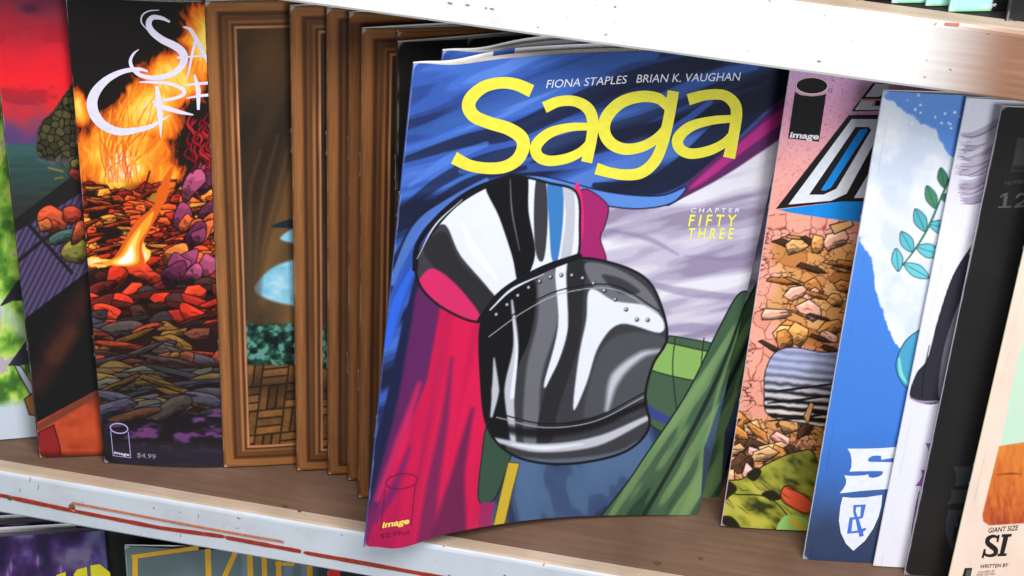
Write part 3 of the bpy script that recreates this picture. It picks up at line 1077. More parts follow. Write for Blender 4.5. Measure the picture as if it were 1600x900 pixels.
    # rose-red tangle of vines at the right
    for k in range(20):
        xx, yy = 294 + 36 * r.random(), 172 + 60 * r.random()
        cv = [(xx, yy), (xx - 14 * r.random(), yy + 14), (xx + 10 * r.random(), yy + 26), (xx + 14 * (r.random() - .5), yy + 40)]
        p.stroke(cv, (3, 7, 4), rgb(24, 12, 14))
        p.stroke(cv, (1.5, 5, 2), rgb(*((150, 24, 36), (112, 18, 30), (186, 36, 44))[k % 3]))
    p.stroke([(224, 300), (234, 268)], 3, rgb(64, 22, 18))
    p.stroke([(214, 312), (250, 288)], 4, rgb(112, 38, 22))


def paint_frame(p):
    U, V = p.U * 1000, p.V * 1000
    e = np.minimum(np.minimum(U, V), np.minimum(W * 1000 - U, H * 1000 - V))
    vert = (U <= np.minimum(V, H * 1000 - V))
    grain = np.where(vert, fbm(U * 1.6, V / 22, 3), fbm(V * 1.6, U / 22, 3))
    # painted picture inside
    s = (p.X - 380) * .9 + .45 * (p.Y - 60)
    n = fbm(s / 70, p.Y / 260 + 5, 3)
    c = p.ramp(np.clip((n - .33) / .36, 0, 1), [(0, rgb(48, 37, 28)), (.5, rgb(72, 54, 38)), (1, rgb(112, 78, 46))])
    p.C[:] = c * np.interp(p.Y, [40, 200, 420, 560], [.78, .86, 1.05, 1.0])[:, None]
    p.stroke([(470, 250), (440, 330), (420, 400), (408, 470)], (40, 46, 20), rgb(122, 84, 46), soft=26, op=.7)
    p.stroke([(458, 200), (420, 300), (395, 420), (385, 500)], (16, 22, 14), rgb(54, 41, 31), soft=16, op=.8)
    p.blob(470, 440, 80, 70, rgb(126, 96, 60), .7)
    p.poly([(398, 452), (418, 424), (452, 408), (500, 404), (500, 480), (452, 476), (420, 468)], lambda x, y: p.ramp(fbm(x / 18, y / 12, 3) + (x - 440) / 160, [(.2, rgb(118, 186, 216)), (.6, rgb(150, 206, 230)), (.9, rgb(190, 228, 240))]), aa=5)
    p.poly([(438, 372), (462, 356), (500, 352), (500, 390), (458, 380)], rgb(142, 200, 226), aa=4)
    p.poly([(424, 354), (452, 343), (500, 336), (500, 352), (456, 356)], rgb(28, 40, 46), aa=2)
    for k in range(9):
        p.stroke([(470 - 9 * k, 180 + 8 * k), (440 - 7 * k, 300), (412 - 3 * k, 400), (404 - 2 * k, 500)], (2, 5, 3), (rgb(44, 34, 26), rgb(124, 88, 52), rgb(60, 45, 33))[k % 3], soft=8, op=.4)
    gn = fbm(p.X / 11, p.Y / 9, 4)
    gr = p.ramp(np.clip((gn - .35) / .35, 0, 1), [(0, rgb(16, 28, 28)), (.5, rgb(28, 58, 52)), (.85, rgb(48, 96, 70)), (1, rgb(92, 146, 140))])
    p.mix(gr, np.clip((p.Y - 508 + 10 * gn) / 7, 0, 1))
    # tiles of the painted floor
    bx, by = (p.X + .12 * p.Y) / 40.0, (p.Y + .10 * p.X - 606) / 38.0
    ci, cj = np.floor(bx), np.floor(by)
    fx, fy = bx - ci, by - cj
    hor = (ci + cj) % 2 == 0
    a3 = np.where(hor, fy, fx) * 3
    ed = np.minimum(np.minimum(a3 % 1, 1 - a3 % 1) * 13, np.minimum(np.where(hor, fx, fy), 1 - np.where(hor, fx, fy)) * 39)
    hsh = _tab[(ci * 3 + np.floor(a3)).astype(int) % 256, (cj * 5 + 40).astype(int) % 256]
    tl = p.ramp(hsh, [(0, rgb(78, 52, 30)), (.5, rgb(116, 77, 42)), (1, rgb(140, 94, 50))]) * np.clip(ed / 2.2, .4, 1)[:, None] * (.85 + .3 * fbm(p.X / 6, p.Y / 6, 2))[:, None]
    p.mix(tl, np.clip((p.Y - 568) / 5, 0, 1))
    p.mix(rgb(36, 26, 20), np.clip(1 - np.abs(p.Y - 600) / 26, 0, 1) * .55)
    # moulding
    prof = [(0, (132, 86, 48)), (1.2, (150, 98, 56)), (3.6, (160, 104, 60)), (4.6, (140, 90, 52)), (5.4, (84, 52, 30)), (6.6, (76, 47, 28)), (7.0, (112, 72, 42)),
            (8.6, (100, 64, 38)), (9.4, (122, 80, 46)), (10.2, (150, 100, 58)), (10.9, (96, 58, 33)), (11.7, (70, 42, 26)), (12.1, (176, 116, 78)), (12.9, (206, 146, 104)), (13.3, (60, 40, 28))]
    k = [a for a, _ in prof]
    cs = np.array([q for _, q in prof]) / 255.0
    ec = e + .25 * (grain - .5)
    fr = np.stack([np.interp(ec, k, cs[:, j]) for j in range(3)], -1)
    fr = fr * (0.82 + 0.32 * grain)[:, None]
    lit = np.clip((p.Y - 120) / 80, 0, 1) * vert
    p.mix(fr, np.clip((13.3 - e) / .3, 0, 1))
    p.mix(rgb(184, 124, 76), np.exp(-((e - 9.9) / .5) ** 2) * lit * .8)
    p.mix(rgb(44, 28, 18), np.exp(-((e - 0.0) / .25) ** 2) * .5)


def paint_red(p):
    X, Y = p.X, p.Y
    n = fbm(X / 46, Y / 30, 4)
    t = (Y + 60 * (n - .5)) / 230
    p.C[:] = p.ramp(t, [(-.1, rgb(96, 40, 62)), (.1, rgb(140, 44, 62)), (.3, rgb(206, 34, 48)), (.5, rgb(232, 34, 44)), (.68, rgb(216, 40, 48)), (.78, rgb(150, 60, 80)), (.88, rgb(92, 62, 112)), (1.0, rgb(84, 62, 110))])
    p.blob(48, 14, 16, 8, rgb(58, 26, 48), .7)
    p.blob(30, 60, 40, 22, rgb(150, 34, 50), .5)
    p.mix(rgb(140, 30, 44), np.clip((n - .5) / .12, 0, 1) * .5 * (Y < 165))
    sea = p.ramp(np.clip((Y - 222) / 110, 0, 1), [(0, rgb(56, 88, 92)), (.35, rgb(48, 74, 70)), (1, rgb(44, 46, 44))])
    p.mix(sea * (.9 + .25 * fbm(X / 40, Y / 5, 3))[:, None], np.clip((Y - 222) / 5, 0, 1))
    def tree(x, y):
        f1, f2, i = voronoi(x, y, 11, 4)
        return p.ramp(i, [(0, rgb(48, 46, 32)), (1, rgb(84, 78, 48))]) * np.clip((f2 - f1) / .2, .35, 1)[:, None]
    p.poly([(58, 214), (66, 190), (84, 172), (108, 138), (130, 120), (130, 250), (66, 250)], tree, aa=3)
    p.stroke([(60, 250), (90, 254), (130, 248)], (4, 10, 5), rgb(96, 108, 132), soft=8, op=.5)
    p.poly([(20, 345), (130, 262), (130, 300), (24, 366)], rgb(34, 30, 30), smooth=False, aa=2)
    # pin-striped panel
    p.poly([(20, 366), (130, 300), (150, 300), (150, 420), (44, 500), (36, 480)], lambda x, y: np.stack([rgb(76, 64, 98)[k] * (.72 + .45 * (.5 + .5 * np.sin((x * .9 + y * .45) / 1.3))) for k in range(3)], -1), smooth=False)
    p.stroke([(26, 410), (66, 376), (130, 330)], 6, rgb(34, 30, 32), smooth=False)
    p.stroke([(44, 350), (112, 426)], 6, rgb(34, 30, 32), smooth=False)
    r = np.random.default_rng(3)
    for cx, cy, rx, ry, ro, cc in ((84, 344, 26, 20, .2, (196, 78, 46)), (112, 336, 15, 14, .3, (176, 64, 42)), (70, 352, 11, 10, 0, (188, 96, 48)), (100, 370, 26, 10, -.3, (64, 92, 84)), (118, 394, 20, 20, .2, (126, 120, 54)), (124, 362, 10, 22, .5, (190, 84, 50)), (128, 268, 18, 20, .3, (158, 56, 44)), (118, 256, 8, 8, 0, (112, 110, 52))):
        p.lump(cx, cy, rx, ry, ro, rgb(*cc), r, line=rgb(40, 24, 22), lw=2)
    p.stroke([(76, 262), (98, 268)], 3, rgb(128, 112, 58), smooth=False)
    p.stroke([(86, 279), (98, 277)], 3, rgb(112, 100, 54), smooth=False)
    # dark lower part with brown-red beams
    p.poly([(36, 500), (150, 414), (170, 414), (180, 620), (60, 680), (46, 560)], rgb(24, 22, 22), smooth=False)
    p.stroke([(60, 600), (90, 540), (140, 450)], (30, 34, 26), rgb(58, 30, 28), soft=22, op=.8)
    p.stroke([(86, 556), (112, 520)], (26, 20), rgb(92, 50, 34), soft=14, op=.55)
    p.poly([(58, 660), (150, 610), (190, 610), (190, 740), (58, 740)], lambda x, y: p.ramp(np.clip(fbm(x / 30, y / 24, 3), 0, 1), [(.2, rgb(150, 52, 32)), (.8, rgb(206, 84, 46))]), smooth=False)
    p.poly([(56, 664), (150, 610), (156, 618), (60, 674)], rgb(120, 58, 40), smooth=False)
    p.poly([(60, 676), (84, 664), (94, 700), (96, 740), (60, 740)], rgb(140, 32, 36), smooth=False, line=rgb(50, 20, 20))
    p.mix(rgb(70, 26, 22), np.clip((Y - 704) / 8, 0, 1) * .8)


def paint_green(p):
    X, Y = p.X, p.Y
    n = fbm(X / 24, Y / 30, 4)
    p.C[:] = p.ramp(np.clip((n - .3) / .42, 0, 1), [(0, rgb(66, 110, 44)), (.3, rgb(106, 160, 56)), (.6, rgb(158, 204, 82)), (.85, rgb(206, 222, 110)), (1, rgb(178, 172, 176))])
    p.mix(rgb(196, 208, 222), np.clip((Y - 628 + 12 * n) / 14, 0, 1))
    p.mix(rgb(190, 214, 226), np.clip(1 - np.abs(Y - 480 - X) / 26, 0, 1) * .6)
    D = rgb(40, 40, 50)
    p.poly([(0, 478), (26, 440), (60, 408), (60, 470), (20, 470), (3, 478)], D, smooth=False)
    p.poly([(12, 572), (44, 528), (70, 530), (70, 568)], rgb(48, 48, 60), smooth=False)
    p.poly([(22, 570), (33, 572), (58, 612), (50, 622)], rgb(190, 192, 206), smooth=False, line=D, lw=2)
    p.poly([(38, 624), (56, 610), (60, 650), (46, 648)], rgb(172, 110, 56), smooth=False, line=D, lw=2)


def paint_pink(p):
    X, Y = p.X, p.Y
    n = fbm(X / 40, Y / 40, 4)
    sp = fbm(X / 2.6, Y / 2.6, 2)
    c = p.ramp((Y - 110) / 260 + .2 * (X - 1220) / 100 * 0, [(0, rgb(212, 170, 214)), (.25, rgb(232, 168, 200)), (.55, rgb(244, 172, 170)), (1, rgb(244, 168, 146))])
    p.C[:] = c * (.94 + .1 * n)[:, None]
    p.mix(rgb(206, 112, 120), np.clip((sp - .68) / .08, 0, 1) * .7 * (Y < 360))
    # cracked rubble
    wx, wy = 10 * (fbm(X / 12, Y / 12, 3) - .5), 10 * (fbm(X / 12 + 9, Y / 12, 3) - .5)
    m = np.clip((Y + 30 * (n - .5) - 322) / 12, 0, 1)
    f1, f2, i = voronoi(X + wx, Y + wy, 30, 2)
    p.mix(p.ramp(i, [(0, rgb(236, 160, 140)), (.5, rgb(242, 172, 156)), (1, rgb(228, 150, 128))]), m)
    tan = np.clip((X - 1200 - .0 * Y + 40 * (n - .5)) / 18, 0, 1) * np.clip((Y - 372) / 10, 0, 1) * np.clip((545 + 26 * (n - .5) - Y) / 12, 0, 1)
    p.mix(p.ramp(i, [(0, rgb(206, 138, 76)), (.5, rgb(230, 176, 110)), (1, rgb(178, 108, 54))]), tan)
    lowr = np.clip((Y - 640 + 40 * (n - .5)) / 14, 0, 1) * np.clip((756 - Y) / 12, 0, 1)
    g1, g2, gi = voronoi(X + 2 * wx, Y * 1.3 + 2 * wy, 24, 6)
    p.mix(p.ramp(gi, [(0, rgb(224, 172, 120)), (.4, rgb(206, 138, 70)), (.7, rgb(236, 170, 150)), (1, rgb(60, 42, 34))]), lowr)
    p.mix(rgb(58, 34, 26), np.clip(1.15 - (g2 - g1) / .09, 0, 1) * lowr)
    p.mix(rgb(134, 62, 48), np.clip(1.1 - (f2 - f1) / .07, 0, 1) * m * .85)
    h1, h2, hi = voronoi(X + wx, Y * 1.7 + wy, 13, 9)
    ragged = np.clip((fbm(X / 22 + 4, Y / 16, 3) - .5) / .08, 0, 1)
    p.mix(rgb(46, 30, 24), np.clip(1.15 - (h2 - h1) / .13, 0, 1) * ragged * np.clip((Y - 352) / 10, 0, 1) * np.clip((740 - Y) / 12, 0, 1))
    r = np.random.default_rng(5)
    INK = rgb(34, 22, 18)
    for yk in np.sort(372 + 175 * r.random(34)):        # broken slabs and timbers
        xk = 1226 + 110 * r.random() - .12 * (yk - 372)
        if r.random() < .4:
            p.lump(xk, yk, 14 + 18 * r.random(), 2.5 + 4 * r.random(), .35 + .5 * (r.random() - .5), rgb(*((206, 142, 80), (70, 44, 28), (178, 112, 56))[int(r.integers(3))]), r, n=5, jag=.15, line=INK, smooth=False)
        else:
            p.lump(xk, yk, 12 + 18 * r.random(), 8 + 11 * r.random(), 1.2 * (r.random() - .5), rgb(*((232, 178, 116), (222, 156, 88), (238, 174, 152), (196, 128, 66))[int(r.integers(4))]), r, n=6, jag=.3, line=INK, smooth=False, hatch=3)
    for yk in np.sort(655 + 95 * r.random(32)):
        p.lump(1135 + 140 * r.random(), yk, 12 + 20 * r.random(), 7 + 10 * r.random(), 1.6 * (r.random() - .5), rgb(*((226, 176, 124), (210, 136, 68), (236, 172, 160), (222, 160, 100), (84, 54, 36))[int(r.integers(5))]), r, n=5, jag=.3, line=INK, smooth=False, hatch=3)
    p.poly([(1296, 352), (1330, 343), (1334, 352), (1304, 366)], rgb(224, 172, 112), smooth=False, line=rgb(40, 26, 20), lw=2)
    # striped boulder
    def bould(x, y):
        l = .5 + .5 * np.sin((y - .10 * (x - 1200)) / 2.0 + 2.2 * fbm(x / 14, y / 8, 2))
        k = np.clip((y - 575) / 80, 0, 1)
        v = np.clip(1 - k * (.9 - l) * 1.3 - .25 * (1 - l), 0.1, 1)
        return np.stack([np.clip((176 + 50 * k) / 255 * v, 0, 1), np.clip((184 + 26 * k) / 255 * v, 0, 1), np.clip((224 - 30 * k) / 255 * v, 0, 1)], -1)
    p.poly([(1196, 580), (1210, 552), (1236, 543), (1280, 550), (1330, 562), (1330, 664), (1250, 660), (1200, 648), (1194, 610)], bould, line=rgb(30, 26, 28), lw=1.6)
    for y in (600, 618, 646):
        p.stroke([(1200, y + 12), (1240, y + 8), (1300, y)], (2, 4, 3), rgb(22, 20, 22))
    p.poly([(1256, 650), (1266, 628), (1272, 632), (1262, 664)], rgb(220, 160, 104), smooth=False, line=rgb(40, 28, 22), lw=1.5)
    # olive cloth shapes at the foot
    def olive(x, y):
        q = fbm((x - .6 * y) / 26, y / 24, 3)
        return p.ramp(np.clip((q - .25) / .45, 0, 1), [(0, rgb(50, 54, 24)), (.35, rgb(128, 130, 48)), (.8, rgb(168, 168, 62)), (1, rgb(186, 178, 74))])
    p.poly([(1120, 760), (1160, 748), (1200, 724), (1246, 706), (1275, 716), (1290, 840), (1120, 840)], olive, line=rgb(34, 34, 20))
    p.poly([(1122, 764), (1150, 772), (1196, 776), (1226, 800), (1240, 840), (1115, 840)], olive, line=rgb(30, 32, 18))
    p.poly([(1226, 760), (1240, 764), (1268, 784), (1262, 802), (1236, 792), (1220, 776)], rgb(232, 92, 58), line=rgb(60, 30, 20))
    for q in ([(1124, 758), (1140, 752), (1152, 764), (1140, 776), (1128, 784)], [(1166, 742), (1182, 730), (1190, 738), (1178, 752)], [(1120, 812), (1140, 806), (1156, 822), (1150, 840), (1120, 840)], [(1190, 772), (1206, 766), (1222, 778), (1206, 782)]):
        p.poly(q, rgb(30, 32, 18), aa=2)
    for k in range(26):
        xx, yy = 1128 + 130 * r.random(), 722 + 100 * r.random()
        p.stroke([(xx, yy), (xx + 8, yy + 5 + 4 * r.random()), (xx + 18, yy + 6 + 12 * r.random())], (.5, 1.6, .5), rgb(34, 36, 18), op=.8 * float(yy > 760 - .3 * (xx - 1128)))
    p.poly([(1226, 806), (1262, 812), (1290, 840), (1216, 840)], rgb(158, 206, 112), aa=2)
    p.poly([(1240, 806), (1268, 830), (1256, 834), (1232, 814)], rgb(216, 190, 54), smooth=False)


def paint_blue(p):
    X, Y = p.X, p.Y
    n = fbm(X / 34, Y / 34, 4)
    n2 = fbm(X / 9, Y / 9, 3)
    p.C[:] = p.ramp((Y + 30 * (n - .5) - 140) / 740, [(0, rgb(104, 150, 222)), (.3, rgb(74, 134, 222)), (.72, rgb(66, 124, 214)), (.82, rgb(62, 108, 186)), (.88, rgb(58, 88, 142)), (.93, rgb(52, 68, 100)), (1.0, rgb(46, 62, 94))])
    e = 26 * (n - .5) + 16 * (n2 - .5)
    top = np.interp(X, [1350, 1382, 1412, 1440, 1462, 1476, 1496, 1520], [120, 142, 170, 182, 196, 226, 246, 250])
    bl = np.interp(X, [1330, 1350, 1362, 1372, 1388, 1408, 1430, 1470], [372, 384, 410, 470, 512, 546, 560, 566])
    cl = np.clip((Y + e - top) / 5, 0, 1) * np.clip((bl - Y + e) / 5, 0, 1)
    white = p.ramp(np.clip((n - .3) / .4, 0, 1), [(0, rgb(208, 218, 238)), (1, rgb(236, 240, 246))])
    p.mix(white, cl)
    for k in range(26):
        cx, cy = 1392 + 110 * rng.random(), 138 + 90 * rng.random()
        p.blob(cx, cy, .9 + 1.6 * rng.random(), 1 + 1.9 * rng.random(), rgb(236, 242, 250), .95, p=2)
    LN = rgb(40, 74, 84)
    p.stroke([(1402, 424), (1428, 392), (1452, 352), (1476, 296), (1500, 250)], (2, 4, 3), rgb(64, 124, 92))
    for (x0, y0, x1, y1, w, cc) in ((1404, 424, 1400, 388, 9, (104, 196, 212)), (1412, 412, 1452, 434, 10, (110, 202, 214)), (1426, 394, 1408, 362, 10, (96, 188, 206)), (1432, 386, 1470, 398, 11, (104, 196, 212)),
                                    (1446, 362, 1430, 326, 10, (88, 176, 190)), (1452, 350, 1490, 360, 11, (96, 188, 206)), (1462, 326, 1448, 290, 9, (74, 140, 104)), (1470, 308, 1500, 312, 9, (74, 140, 104)), (1476, 294, 1470, 262, 8, (64, 124, 92))):
        mx, my = (x0 + x1) / 2, (y0 + y1) / 2
        nx, ny = -(y1 - y0), x1 - x0
        ln = math.hypot(nx, ny)
        nx, ny = nx / ln * w, ny / ln * w
        p.poly([(x0, y0), (mx + nx, my + ny), (x1, y1), (mx - nx, my - ny)], rgb(*cc), line=LN, lw=1.4)
        p.stroke([(x0, y0), (x1, y1)], .9, LN, smooth=False)
    p.poly([(1400, 575), (1410, 540), (1430, 520), (1460, 510), (1460, 600), (1420, 608)], rgb(76, 160, 200), line=rgb(34, 60, 80), lw=1.6)
    p.stroke([(1405, 560), (1408, 584), (1418, 600)], (3, 6, 3), rgb(128, 222, 200))
    p.mix(rgb(214, 222, 240), np.clip((Y - 692 - (1410 - X)) / 30, 0, 1) * 0)


def paint_white(p):
    X, Y = p.X, p.Y
    n = fbm(X / 30, Y / 60, 3)
    p.C[:] = rgb(228, 228, 242) * (.985 + .03 * n)[:, None]
    r = np.random.default_rng(9)
    for k in range(46):
        y0 = 196 + 112 * r.random()
        x0 = 1488 + 26 * r.random() + .12 * abs(y0 - 270)
        cv = [(x0, y0 + 8), (x0 + 20, y0 + 12 - 4 * r.random()), (x0 + 46, y0 - 2), (x0 + 84, y0 - 26 - 10 * r.random())]
        p.stroke(cv, (.8, 7 + 5 * r.random(), 10, 12), rgb(*((186, 178, 200), (168, 160, 184), (204, 198, 214))[k % 3]), soft=1.5)
        p.stroke([(q[0], q[1] + 4) for q in cv], (.5, 1.3, 1), rgb(84, 70, 96), op=.8)
    p.poly([(1524, 376), (1540, 350), (1560, 360), (1545, 420), (1505, 480), (1480, 560), (1470, 626), (1424, 622), (1432, 585), (1450, 560), (1466, 500), (1490, 430)], rgb(46, 46, 56), line=rgb(24, 22, 30), lw=1.5)
    p.poly([(1500, 470), (1512, 470), (1486, 560), (1474, 618), (1466, 610), (1476, 540)], rgb(122, 118, 134), aa=2)
    p.stroke([(1452, 540), (1444, 580), (1440, 620)], 1.4, rgb(20, 18, 24))
    p.stroke([(1422, 622), (1440, 628), (1470, 627)], (2, 4, 2), rgb(168, 148, 180), soft=2)


def paint_black(p):
    n = fbm(p.X / 30, p.Y / 50, 3)
    p.C[:] = rgb(34, 32, 32) * (.9 + .2 * n)[:, None]
    p.poly([(1590, 215), (1640, 215), (1640, 268), (1580, 268)], rgb(62, 60, 58), smooth=False)
    p.poly([(1583, 258), (1640, 262), (1640, 270), (1582, 266)], rgb(40, 38, 38), smooth=False)


def paint_cream(p):
    X, Y = p.X, p.Y
    n = fbm(X / 20, Y / 40, 4)
    p.C[:] = rgb(238, 214, 198) * (.96 + .07 * n)[:, None]
    p.poly([(1652, 520), (1660, 520), (1700, 520), (1700, 690), (1563, 696), (1590, 560), (1600, 534)], rgb(196, 224, 202), smooth=False)
    p.mix(rgb(150, 60, 60), 0.0 * n)
    def orange(x, y):
        q = fbm(x / 5, y / 16, 4)
        return p.ramp(np.clip((y - 690) / 130, 0, 1) * .75 + (q - .4) * .9, [(0, rgb(222, 138, 58)), (.5, rgb(206, 108, 48)), (1, rgb(166, 66, 44))])
    p.poly([(1561, 697), (1605, 690), (1700, 690), (1690, 810), (1610, 817), (1545, 821), (1536, 814), (1535, 804)], orange, smooth=False)
    p.stroke([(1556, 742), (1580, 740), (1596, 741)], (1, 3, 1), rgb(112, 60, 34), soft=2, op=.8)


def paint_dark(p):
    p.C[:] = rgb(32, 31, 32) * (.9 + .2 * fbm(p.X / 30, p.Y / 40, 3))[:, None]


def paint_teal(p):
    n = fbm(p.X / 20, p.Y / 20, 3)
    v = p.V * 1000
    p.C[:] = rgb(166, 224, 216) * (.96 + .08 * n)[:, None]
    p.mix(rgb(120, 200, 120), np.exp(-((v - .3) / .35) ** 2))
    p.mix(rgb(26, 28, 30), np.clip((p.U * 1000 - 16.5) / .3, 0, 1) * np.clip((28 - p.U * 1000) / .3, 0, 1))


def paint_night(p):
    X, Y = p.X, p.Y
    n = fbm(X / 36, Y / 36, 4)
    p.C[:] = p.ramp(np.clip((n - .3) / .4, 0, 1), [(0, rgb(34, 28, 58)), (.45, rgb(58, 36, 82)), (.75, rgb(74, 62, 118)), (1, rgb(104, 96, 128))])
    for x, y in ((17, 886), (59, 876), (12, 900), (95, 892)):
        p.blob(x, y, 1.6, 9, rgb(190, 170, 220), .8)
        p.blob(x, y, 7, 7, rgb(120, 84, 150), .6)
    p.stroke([(90, 872), (120, 884), (160, 900)], (12, 16, 10), rgb(112, 104, 126), soft=12, op=.6)
    p.stroke([(150, 838), (160, 860), (166, 900)], (10, 8, 8), rgb(92, 92, 140), soft=10, op=.7)


def paint_slate(p):
    X, Y = p.X, p.Y
    n = fbm(X / 60, Y / 60, 3)
    p.C[:] = rgb(92, 108, 112) * (.9 + .2 * n)[:, None]
    for x in (385, 450, 478):
        p.stroke([(x, 860), (x, 960)], 14, rgb(112, 132, 150), soft=6, op=.7, smooth=False)


# ------------------------------------------------------------------ comics standing on the middle shelf
FITV = dict(
    C2=(-0.244809, 0.014027, 0.346868, 0.045096, 0.003883), C3=(-0.212232, 0.018464, 0.266709, 0.041386, 0.002515),
    A=(-0.152679, 0.029143, 0.360166, 0.043115, 0.006393), B=(-0.11633, 0.035802, 0.359656, 0.041288, 0.006133),
    C=(-0.100267, 0.036537, 0.359842, 0.046854, 0.007435), D=(-0.089569, 0.034818, 0.360132, 0.050041, 0.007198),
    E=(-0.081159, 0.023217, 0.360175, 0.047081, 0.007642), S=(-0.06637, -0.022779, 0.467152, 0.027758, 0.079766),
    P=(0.098789, 0.046291, 0.197745, 0.044639, 0.009614), U=(0.140596, 0.033842, 0.19864, 0.045027, 0.001068),
    V=(0.174824, 0.037206, 0.203947, 0.044876, 0.002721), K=(0.189954, 0.035133, 0.209806, 0.0422, 0.0),
    R=(0.20992, 0.027392, 0.214185, 0.04345, 0.01643), Q=(0.231521, 0.033412, 0.215125, 0.045276, 0.0))


def pose(k):
    return pose_matrix(*FITV[k])


def pose_top(px, py, a, L, z_floor, s=0.0, corner=0.0):
    """stand a comic on a shelf so that its top (spine corner, or `corner` across) lies at a pixel"""
    zt = z_floor + 0.0004 + H * math.cos(L)
    T = at_z(px, py, zt)
    b = np.array([-math.sin(a), math.cos(a), 0])
    u = np.array([math.cos(a), math.sin(a), 0])
    O = T - H * math.sin(L) * b - corner * u
    return pose_matrix(O[0], O[1], a, L, s, z_floor)


def pose_foot(px, py, a, L, z_floor):
    O = at_z(px, py, z_floor)
    return pose_matrix(O[0], O[1], a, L, 0.0, z_floor)


# green watercolour one at the end of the row
m = pose('C2').copy()
m.translation = m.translation + Vector((-0.078, -0.010, 0))
r, c, f = make_comic('comic_book', m, flat_shape, paint_green, rgb(120, 170, 70), vis=(.25, .6), spine=(120, 150, 90))
tag(r, 'comic book with a green watercolour cover, mostly behind the red-sky comic', 'comic book')

r, c, f = make_comic('comic_book', pose('C2'), flat_shape, paint_red, rgb(150, 40, 50), vis=(0, .36), spine=(60, 36, 40))
tag(r, 'comic book with a red sky and purple pinstripes on its cover', 'comic book')

# fire comic
r, c, f = make_comic('comic_book', pose('C3'), fire_shape, paint_fire, rgb(30, 26, 24), vis=(0, .46), spine=(30, 28, 28), thick=.0045)
tag(r, 'dark comic book with roaring fire and white brushed lettering on its cover', 'comic book')


def z1(x, y):      # pixels of the first close-up (4 times enlarged, origin at the corner)
    return (x / 4.0, y / 4.0)


Wt = (224, 220, 240)
brush = [([z1(1062, 136), z1(1010, 112), z1(955, 108), z1(930, 140), z1(945, 190), z1(1010, 245), z1(1090, 285), z1(1140, 325), z1(1150, 375), z1(1120, 430), z1(1050, 472), z1(960, 485), z1(880, 470), z1(832, 430), z1(815, 380), z1(835, 335), z1(868, 308)],
          (3, 6, 7.5, 9, 10, 11, 12, 12.5, 12, 10, 8.5, 7, 6.5, 6, 5, 3.5, 1)),
         ([z1(995, 62), z1(930, 68), z1(890, 95), z1(885, 140), z1(925, 190)], (1, 2, 2.2, 2, 1.2)),
         ([z1(1145, 165), z1(1190, 185), z1(1230, 250), z1(1270, 330), z1(1305, 400)], (2, 6, 7, 7, 3)),
         ([z1(1225, 235), z1(1205, 320), z1(1185, 420), z1(1165, 498)], (4, 4.5, 3.5, 1)),
         ([z1(1105, 360), z1(1180, 354), z1(1300, 345)], (4, 3, 3)),
         ([z1(925, 445), z1(870, 432), z1(770, 445), z1(670, 495), z1(600, 570), z1(575, 650), z1(600, 730), z1(660, 790), z1(750, 822), z1(850, 812), z1(940, 790), z1(1010, 750), z1(1068, 715)],
          (3, 6, 7.5, 11, 15, 17, 16, 14, 12, 9, 7, 4, 1)),
         ([z1(980, 535), z1(990, 620), z1(1000, 720), z1(1005, 858)], (5, 9, 9, 1)),
         ([z1(870, 512), z1(960, 512), z1(1060, 522), z1(1140, 555), z1(1145, 590), z1(1080, 615), z1(990, 630), z1(950, 640)], (2, 5, 5.5, 6, 6, 5, 4, 2)),
         ([z1(960, 650), z1(1040, 675), z1(1130, 700), z1(1208, 716)], (5, 8, 6, 2)),
         ([z1(1215, 465), z1(1238, 560), z1(1240, 685)], (3, 8, 4)),
         ([z1(1155, 532), z1(1230, 522), z1(1320, 515)], (2, 4, 5)),
         ([z1(1165, 612), z1(1240, 598), z1(1320, 590)], (2, 4, 5))]
ink_strokes(c, f, 'title_lettering', brush, Wt)
a = ellipse(186, 669, 13.6, 7.6, .12)
ink_strokes(c, f, 'publisher_logo', [(np.vstack([a, a[:1]]), 1.9), ([(173, 673), (177, 712)], 1.1), ([(200.5, 675), (204.5, 715)], 1.1), ([(176.6, 711.5), (205, 715)], 1.0)], (176, 164, 220))
ink_text(c, f, 'publisher_lettering', [('image', (178, 708.6), (202, 712.4), (.9, -4.2), .02)], (226, 222, 244))
ink_text(c, f, 'price_lettering', [('$4.99', (214, 714), (243, 717), (.6, -7), 0.0)], (150, 148, 172))

# wooden-frame comics: one built, the others copies of it
ZT = 0.0
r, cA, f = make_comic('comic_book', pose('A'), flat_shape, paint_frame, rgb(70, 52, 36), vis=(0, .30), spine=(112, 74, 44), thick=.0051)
tag(r, 'wooden-frame comic book beside the fire comic, showing most of its brown picture', 'comic book', 'comics with a printed wooden frame')
frame_root = r
labels = {'B': 'wooden-frame comic book overlapping the one that shows most of its picture',
          'C': 'wooden-frame comic book showing a strip with dark picture edge, third of the fanned set',
          'D': 'wooden-frame comic book showing only its narrow left moulding, fourth of the fanned set',
          'E': 'wooden-frame comic book nearest the shelf edge, against the big yellow title comic',
          'F': 'wooden-frame comic book of which just the top corner shows behind the black comic'}
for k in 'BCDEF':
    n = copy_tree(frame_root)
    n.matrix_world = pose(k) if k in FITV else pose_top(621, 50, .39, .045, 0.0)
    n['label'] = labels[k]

# black comics between the framed set and the big cover
r, c, f = make_comic('comic_book', pose_top(622, 66, .41, .04, 0.0), flat_shape, paint_dark, rgb(30, 30, 32), vis=(0, .4), step=3, spine=(34, 34, 36), thick=.0042)
tag(r, 'black comic book whose top left corner shows behind the big yellow title comic', 'comic book')
n = copy_tree(r)
n.matrix_world = pose_top(731, 61, .43, .04, 0.0)
n['label'] = 'black comic book showing only a sliver of its top behind the other black one'

